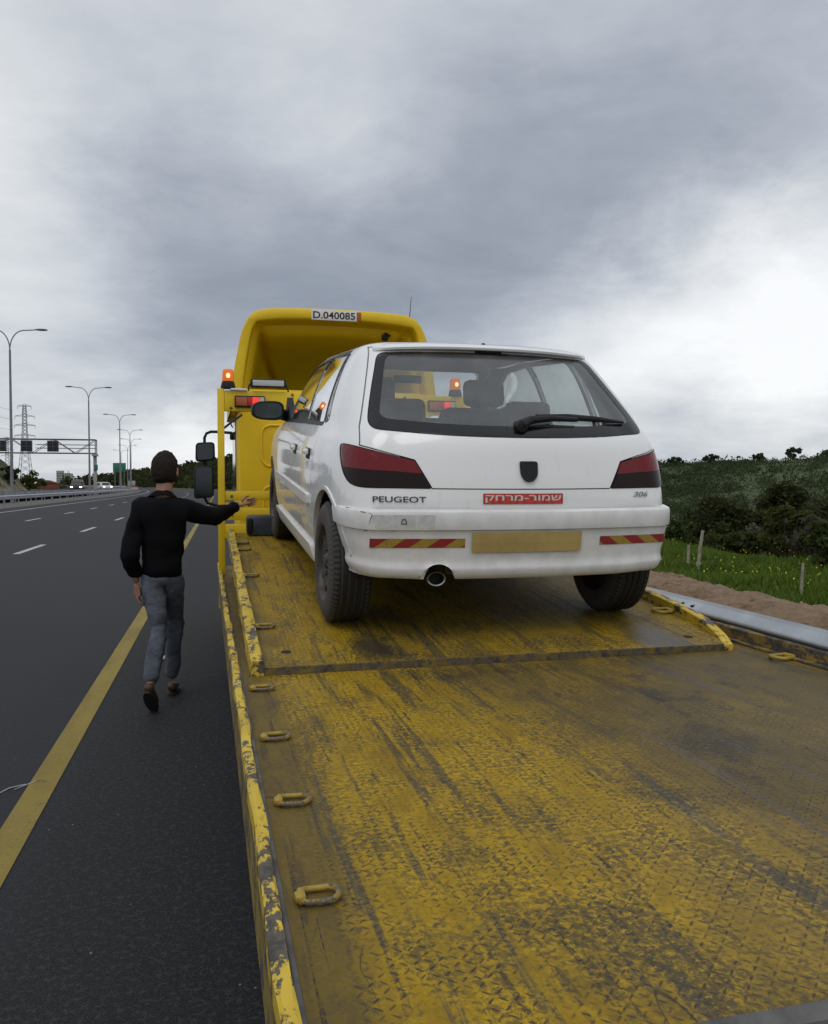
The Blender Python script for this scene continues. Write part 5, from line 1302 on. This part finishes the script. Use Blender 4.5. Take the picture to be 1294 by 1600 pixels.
# interior
it = MB()
def cushion(mb, c, sx_, sy_, sz_, rot=0, bev=.05): 
    mt_ = Matrix.Translation(c)@Matrix.Rotation(rot, 4, 'X'); mb.box((-sx_/2, -sy_/2, -sz_/2), (sx_/2, sy_/2, sz_/2), bev=bev, mat=mt_)
rb = MB(); cushion(rb, (0, .98, .66), 1.22, .14, .56, R(-14), .06); cushion(rb, (0, 1.22, .46), 1.22, .50, .16, 0, .06)
rbo = rb.build('rear_bench', M['seat'], car)
for xx in (-.36, .36):
    hr = MB(); cushion(hr, (xx, .93, 1.01), .26, .09, .16, R(-10), .035); hr.tube([(xx-.05, .95, .90), (xx-.05, .94, .98)], .007, 6); hr.tube([(xx+.05, .95, .90), (xx+.05, .94, .98)], .007, 6); hr.build('headrest', M['seat'], rbo)
for xx in (-.36, .36):
    fs_m = MB(); cushion(fs_m, (xx, 1.78, .74), .48, .15, .64, R(-14), .06); cushion(fs_m, (xx, 2.05, .46), .48, .50, .16, 0, .05); fo = fs_m.build('front_seat', M['seat'], car)
    hr = MB(); cushion(hr, (xx, 1.67, 1.145), .27, .10, .17, R(-10), .04); hr.build('headrest', M['seat'], fo)
MB().box((-.70, 2.55, .60), (.70, 2.95, .945), bev=.05).build('dashboard', M['interior'], car)
MB().tube([(-.36+.18*cos(a), 2.46+.07*sin(a), .90+.17*sin(a)) for a in np.linspace(0, 2*pi, 25)[:-1]], .013, 8, closed=True).build('steering_wheel', M['interior'], car)
MB().box((-.10, 2.22, 1.215), (.10, 2.24, 1.27), bev=.01).build('inner_mirror', M['trim'], car)
MB().box((-.62, .36, .60), (-.50, .44, .88), bev=.02).build('white_bottle', M['white'], car)

# ------------------------------------------------------------------ person walking along the truck
person = empty('person', (-.40, 6.05, 0), label='person in black jacket and faded jeans walking beside the truck, right arm stretched out', cat='person')
PO = Vector((-.40, 6.05, 0))
def skin(chains, sub=2):
    """chains: lists of (x, y, z, rx[, ry]) in world space sharing joints; returns a mesh"""
    vs, es, rs, key = [], [], [], {}
    for ch in chains:
        prev = None
        for p in ch:
            k = tuple(round(c, 3) for c in p[:3])
            if k not in key: key[k] = len(vs); vs.append(Vector(p[:3])-PO); rs.append((p[3], p[4] if len(p) > 4 else p[3]))
            i = key[k]
            if prev is not None: es.append((prev, i))
            prev = i
    me = bpy.data.meshes.new('sk'); me.from_pydata(vs, es, []); o = bpy.data.objects.new('sk', me); COL.objects.link(o)
    o.modifiers.new('s', 'SKIN').use_smooth_shade = True
    if not me.skin_vertices: raise RuntimeError('no skin layer')
    sv = me.skin_vertices[0].data
    for i, r in enumerate(rs): sv[i].radius = r; sv[i].use_root = (i == 0)
    s = o.modifiers.new('d', 'SUBSURF'); s.levels = sub; s.render_levels = sub
    dg = bpy.context.evaluated_depsgraph_get(); dg.update(); m = bpy.data.meshes.new_from_object(o.evaluated_get(dg)); bpy.data.objects.remove(o); return m
def mb_from(meshes):
    mb = MB()
    for m in meshes: mb.add([v.co[:] for v in m.vertices], [tuple(p.vertices) for p in m.polygons])
    return mb
def put_skin(name, meshes, mat, parent, ang=180, disp=0, ds=9):
    mb = mb_from(meshes); me = mb.mesh(name)
    if disp:
        for v in me.vertices: v.co += v.normal*disp*(.45+mn.noise(v.co*ds)+.5*mn.noise(v.co*ds*2.3))
    o = link(name, me, parent, [mat]); smooth_(me, ang); return o
PEL = (-.405, 6.05, .95); CH = (-.395, 6.02, 1.30); NB = (-.386, 6.035, 1.455)
SHL, ELL, WRL = (-.545, 6.00, 1.365), (-.605, 5.95, 1.08), (-.572, 6.03, .865)
SHR, ELR, WRR = (-.250, 6.04, 1.375), (-.055, 6.13, 1.315), (.135, 6.30, 1.395)
HL, KL, AL = (-.470, 6.04, .90), (-.425, 6.02, .53), (-.475, 5.815, .185)
HR_, KR, AR_ = (-.345, 6.06, .90), (-.330, 6.24, .52), (-.360, 6.335, .11)
def P3(p, *r): return (*p, *r)
body_m = skin([[P3(PEL, .085, .065), (-.40, 6.03, 1.12, .09, .065), P3(CH, .10, .065), P3(NB, .055), (-.383, 6.05, 1.52, .060), (-.380, 6.065, 1.585, .062)],
               [P3(CH, .10, .065), P3(SHL, .036), P3(ELL, .032), P3(WRL, .023)], [P3(CH, .10, .065), P3(SHR, .034), P3(ELR, .030), P3(WRR, .022)],
               [P3(PEL, .085, .065), P3(HL, .06), P3(KL, .052), P3(AL, .034)], [P3(PEL, .085, .065), P3(HR_, .06), P3(KR, .052), P3(AR_, .034)]])
def hand(wr, d, up, palm_n, curl, spread=.02):
    """palm and five fingers from the wrist along d"""
    d = Vector(d).normalized(); up = Vector(up); up = (up-d*up.dot(d)).normalized(); n = d.cross(up).normalized()*palm_n
    w0 = Vector(wr); ms = []
    a = w0+d*.03; b_ = w0+d*.085
    ms.append(skin([[(*w0, .024, .019), (*a, .030, .016), (*b_, .036, .013), (*(w0+d*.095), .034, .011)]], 2))
    for k, (off, L) in enumerate(((.030, .068), (.011, .078), (-.009, .073), (-.027, .058))):
        r0 = b_+up*off*.8; p = r0+d*.012; c = curl*(1+.12*k); ch = [(*r0, .0095)]; dd = d.copy()
        for q in range(3):
            dd = (dd+n*c*.55).normalized(); p = p+dd*L*(.45, .32, .23)[q]; ch.append((*p, .0088-.0012*q))
        ms.append(skin([ch], 1))
    t0 = w0+d*.028+up*.022; ms.append(skin([[(*t0, .013), (*(t0+up*.022+d*.022+n*.008), .0115), (*(t0+up*.030+d*.050+n*.012), .0095), (*(t0+up*.028+d*.072+n*.016), .008)]], 1))
    return ms
hands = hand(WRR, (.245-.055, .20, .05), (0, .1, 1), 1, .30)+hand(WRL, (.05, .05, -1), (.1, 1, 0), 1, .55)
bd_ = put_skin('body', [body_m]+hands, M['skin'], person)
# head
def head_pt(a, b):
    # a: round the head (0 at +Y, the face), b: -1..1 from chin to crown
    th = a*2*pi; ph = b
    x = cos(ph)*sin(th)*.076; y = cos(ph)*cos(th)*.095; z = sin(ph)*.118
    if z < 0: x *= 1-.28*(z/.118)**2; y = y*(1-.12*(z/.118)**2)+(.012 if y > 0 else -.0)
    if y > .05: y += .020*math.exp(-((x/.012)**2+((z+.012)/.022)**2))-.006*math.exp(-(((abs(x)-.030)/.014)**2+((z-.012)/.012)**2))+.005*math.exp(-((x/.022)**2+((z+.055)/.010)**2))
    return Vector((x, y, z))
HM = Matrix.Translation(Vector((-.380, 6.085, 1.640))-PO)@Matrix.Scale(1.10, 4)@Matrix.Rotation(R(-14), 4, 'Z')@Matrix.Rotation(R(-6), 4, 'X')
vs, fs = grid(lambda a, b: HM@head_pt(a, (b-.5)*pi*.998), 40, 28, True)
hd = MB().add(vs, fs)
for s in (-1, 1):
    hd.add([HM@Vector((s*(.074+.012*k), -.008+.017*cos(t_)*(1-.15*k), -.004+.030*sin(t_)*(1-.15*k))) for k in (0, 1) for t_ in np.linspace(0, 2*pi, 13)[:-1]], [(j, (j+1) % 12, 12+(j+1) % 12, 12+j) for j in range(12)]+[tuple(range(12, 24))])
hdo = hd.build('head', M['skin'], person, ang=60)
for s in (-1, 1):
    MB().add([HM@(Vector((s*.030, .086, .012))+Vector((.011*cos(q)*cos(t_), .006*sin(q), .006*cos(q)*sin(t_)))) for q in (0, .8, 1.4) for t_ in np.linspace(0, 2*pi, 11)[:-1]], [(i*10+j, i*10+(j+1) % 10, (i+1)*10+(j+1) % 10, (i+1)*10+j) for i in range(2) for j in range(10)]+[tuple(range(20, 30))]).build('eye', M['black_gloss'], hdo)
vs, fs = [], []
def hair_pt(a, b):
    th = a*2*pi; c = cos(th)
    lo = -.78 if c < .2 else -.78+(c-.2)*1.95       # hairline rises over the face
    ph = lo+(pi/2-lo)*b; p = head_pt(a, ph); k = 1.09+.07*mn.noise(Vector((p.x*38, p.y*38, p.z*38)))+.05*mn.noise(Vector((p.x*120, p.y*120, p.z*60)))
    if b < .08: k = 1.01
    return HM@Vector((p.x*k, p.y*k-.004, p.z*(k+.02)+.004))
vs, fs = grid(hair_pt, 64, 30, True); MB().add(vs, fs).build('hair', M['hair'], hdo, ang=70)
# clothing
jk = skin([[(-.405, 6.05, .885, .142, .118), (-.404, 6.045, .97, .140, .116), (-.402, 6.04, 1.06, .142, .108), (-.398, 6.03, 1.18, .150, .110), P3(CH, .158, .112), (-.389, 6.03, 1.405, .112, .085), (-.386, 6.035, 1.455, .078, .076), (-.384, 6.048, 1.505, .074)],
           [P3(CH, .158, .112), P3(SHL, .084), ((SHL[0]+ELL[0])/2-.004, (SHL[1]+ELL[1])/2, (SHL[2]+ELL[2])/2, .066), P3(ELL, .060), ((ELL[0]+WRL[0])/2, (ELL[1]+WRL[1])/2, (ELL[2]+WRL[2])/2, .052), (WRL[0]+.003, WRL[1]-.008, WRL[2]+.03, .040)],
           [P3(CH, .158, .112), P3(SHR, .088), ((SHR[0]+ELR[0])/2, (SHR[1]+ELR[1])/2, (SHR[2]+ELR[2])/2, .064), P3(ELR, .057), ((ELR[0]+WRR[0])/2, (ELR[1]+WRR[1])/2, (ELR[2]+WRR[2])/2, .048), (WRR[0]-.02, WRR[1]-.018, WRR[2]-.008, .037)]])
put_skin('jacket', [jk], M['jacket'], person, disp=.020, ds=10)
jn = skin([[P3(PEL, .132, .105), (-.405, 6.045, 1.02, .120, .100)],
           [P3(PEL, .132, .105), P3(HL, .100, .098), ((HL[0]+KL[0])/2, (HL[1]+KL[1])/2, .72, .076), P3(KL, .060), ((KL[0]+AL[0])/2, (KL[1]+AL[1])/2-.008, .36, .053), (AL[0], AL[1]+.008, AL[2]+.015, .050)],
           [P3(PEL, .132, .105), P3(HR_, .100, .098), ((HR_[0]+KR[0])/2, (HR_[1]+KR[1])/2, .72, .076), P3(KR, .060), ((KR[0]+AR_[0])/2, (KR[1]+AR_[1])/2-.008, .31, .053), (AR_[0], AR_[1], AR_[2]+.01, .050)]])
put_skin('jeans', [jn], M['jeans'], person, disp=.012, ds=13)
_ = 0 and MB().tube([Vector((-.405+.128*cos(a), 6.045+.105*sin(a), .962+.004*sin(a*2)))-PO for a in np.linspace(0, 2*pi, 29)[:-1]], .018, 8, closed=True)
def shoe(heel, toe, nm='shoe'):
    h, t = Vector(heel), Vector(toe); m = h.lerp(t, .5)
    u = skin([[(*(h+Vector((0, 0, .055))), .036, .040), (*(h+Vector((0, 0, .012))), .036, .034), (*(m+Vector((0, 0, .012))), .040, .030), (*(h.lerp(t, .82)+Vector((0, 0, .004))), .042, .024), (*t, .032, .018)]])
    o = put_skin('shoe', [u], M['shoe'], person)
    d = (t-h).normalized(); sd_ = Vector((d.y, -d.x, 0)).normalized(); up = sd_.cross(d).normalized(); pts = []
    L = (t-h).length
    so = MB(); out = []
    for q in range(22):
        a = 2*pi*q/22; r = .043+.004*cos(a); out.append(h.lerp(t, .5)+d*(L*.5+.035)*cos(a)+sd_*(r*abs(sin(a))**.7*(1 if sin(a) > 0 else -1)))
    vs_ = [p-up*.022-PO for p in out]+[p-up*.036-PO for p in out]
    so.add(vs_, [tuple(range(22)), tuple(range(43, 21, -1))]+[(j, (j+1) % 22, 22+(j+1) % 22, 22+j) for j in range(22)]).build('sole', M['rubber'], o)
shoe((-.478, 5.790, .165), (-.452, 5.905, .045)); shoe((-.362, 6.320, .040), (-.345, 6.50, .038))

# small litter on the shoulder
tag(MB().add([(-.66, 7.55, .006), (-.50, 7.60, .010), (-.48, 7.78, .007), (-.63, 7.74, .013)], [(0, 1, 2, 3)]).build('paper_scrap', simple('yellowed_paper', (.36, .32, .2), .8), None, smooth=False), 'flat yellowish scrap of paper on the asphalt left of the walking person', 'litter')
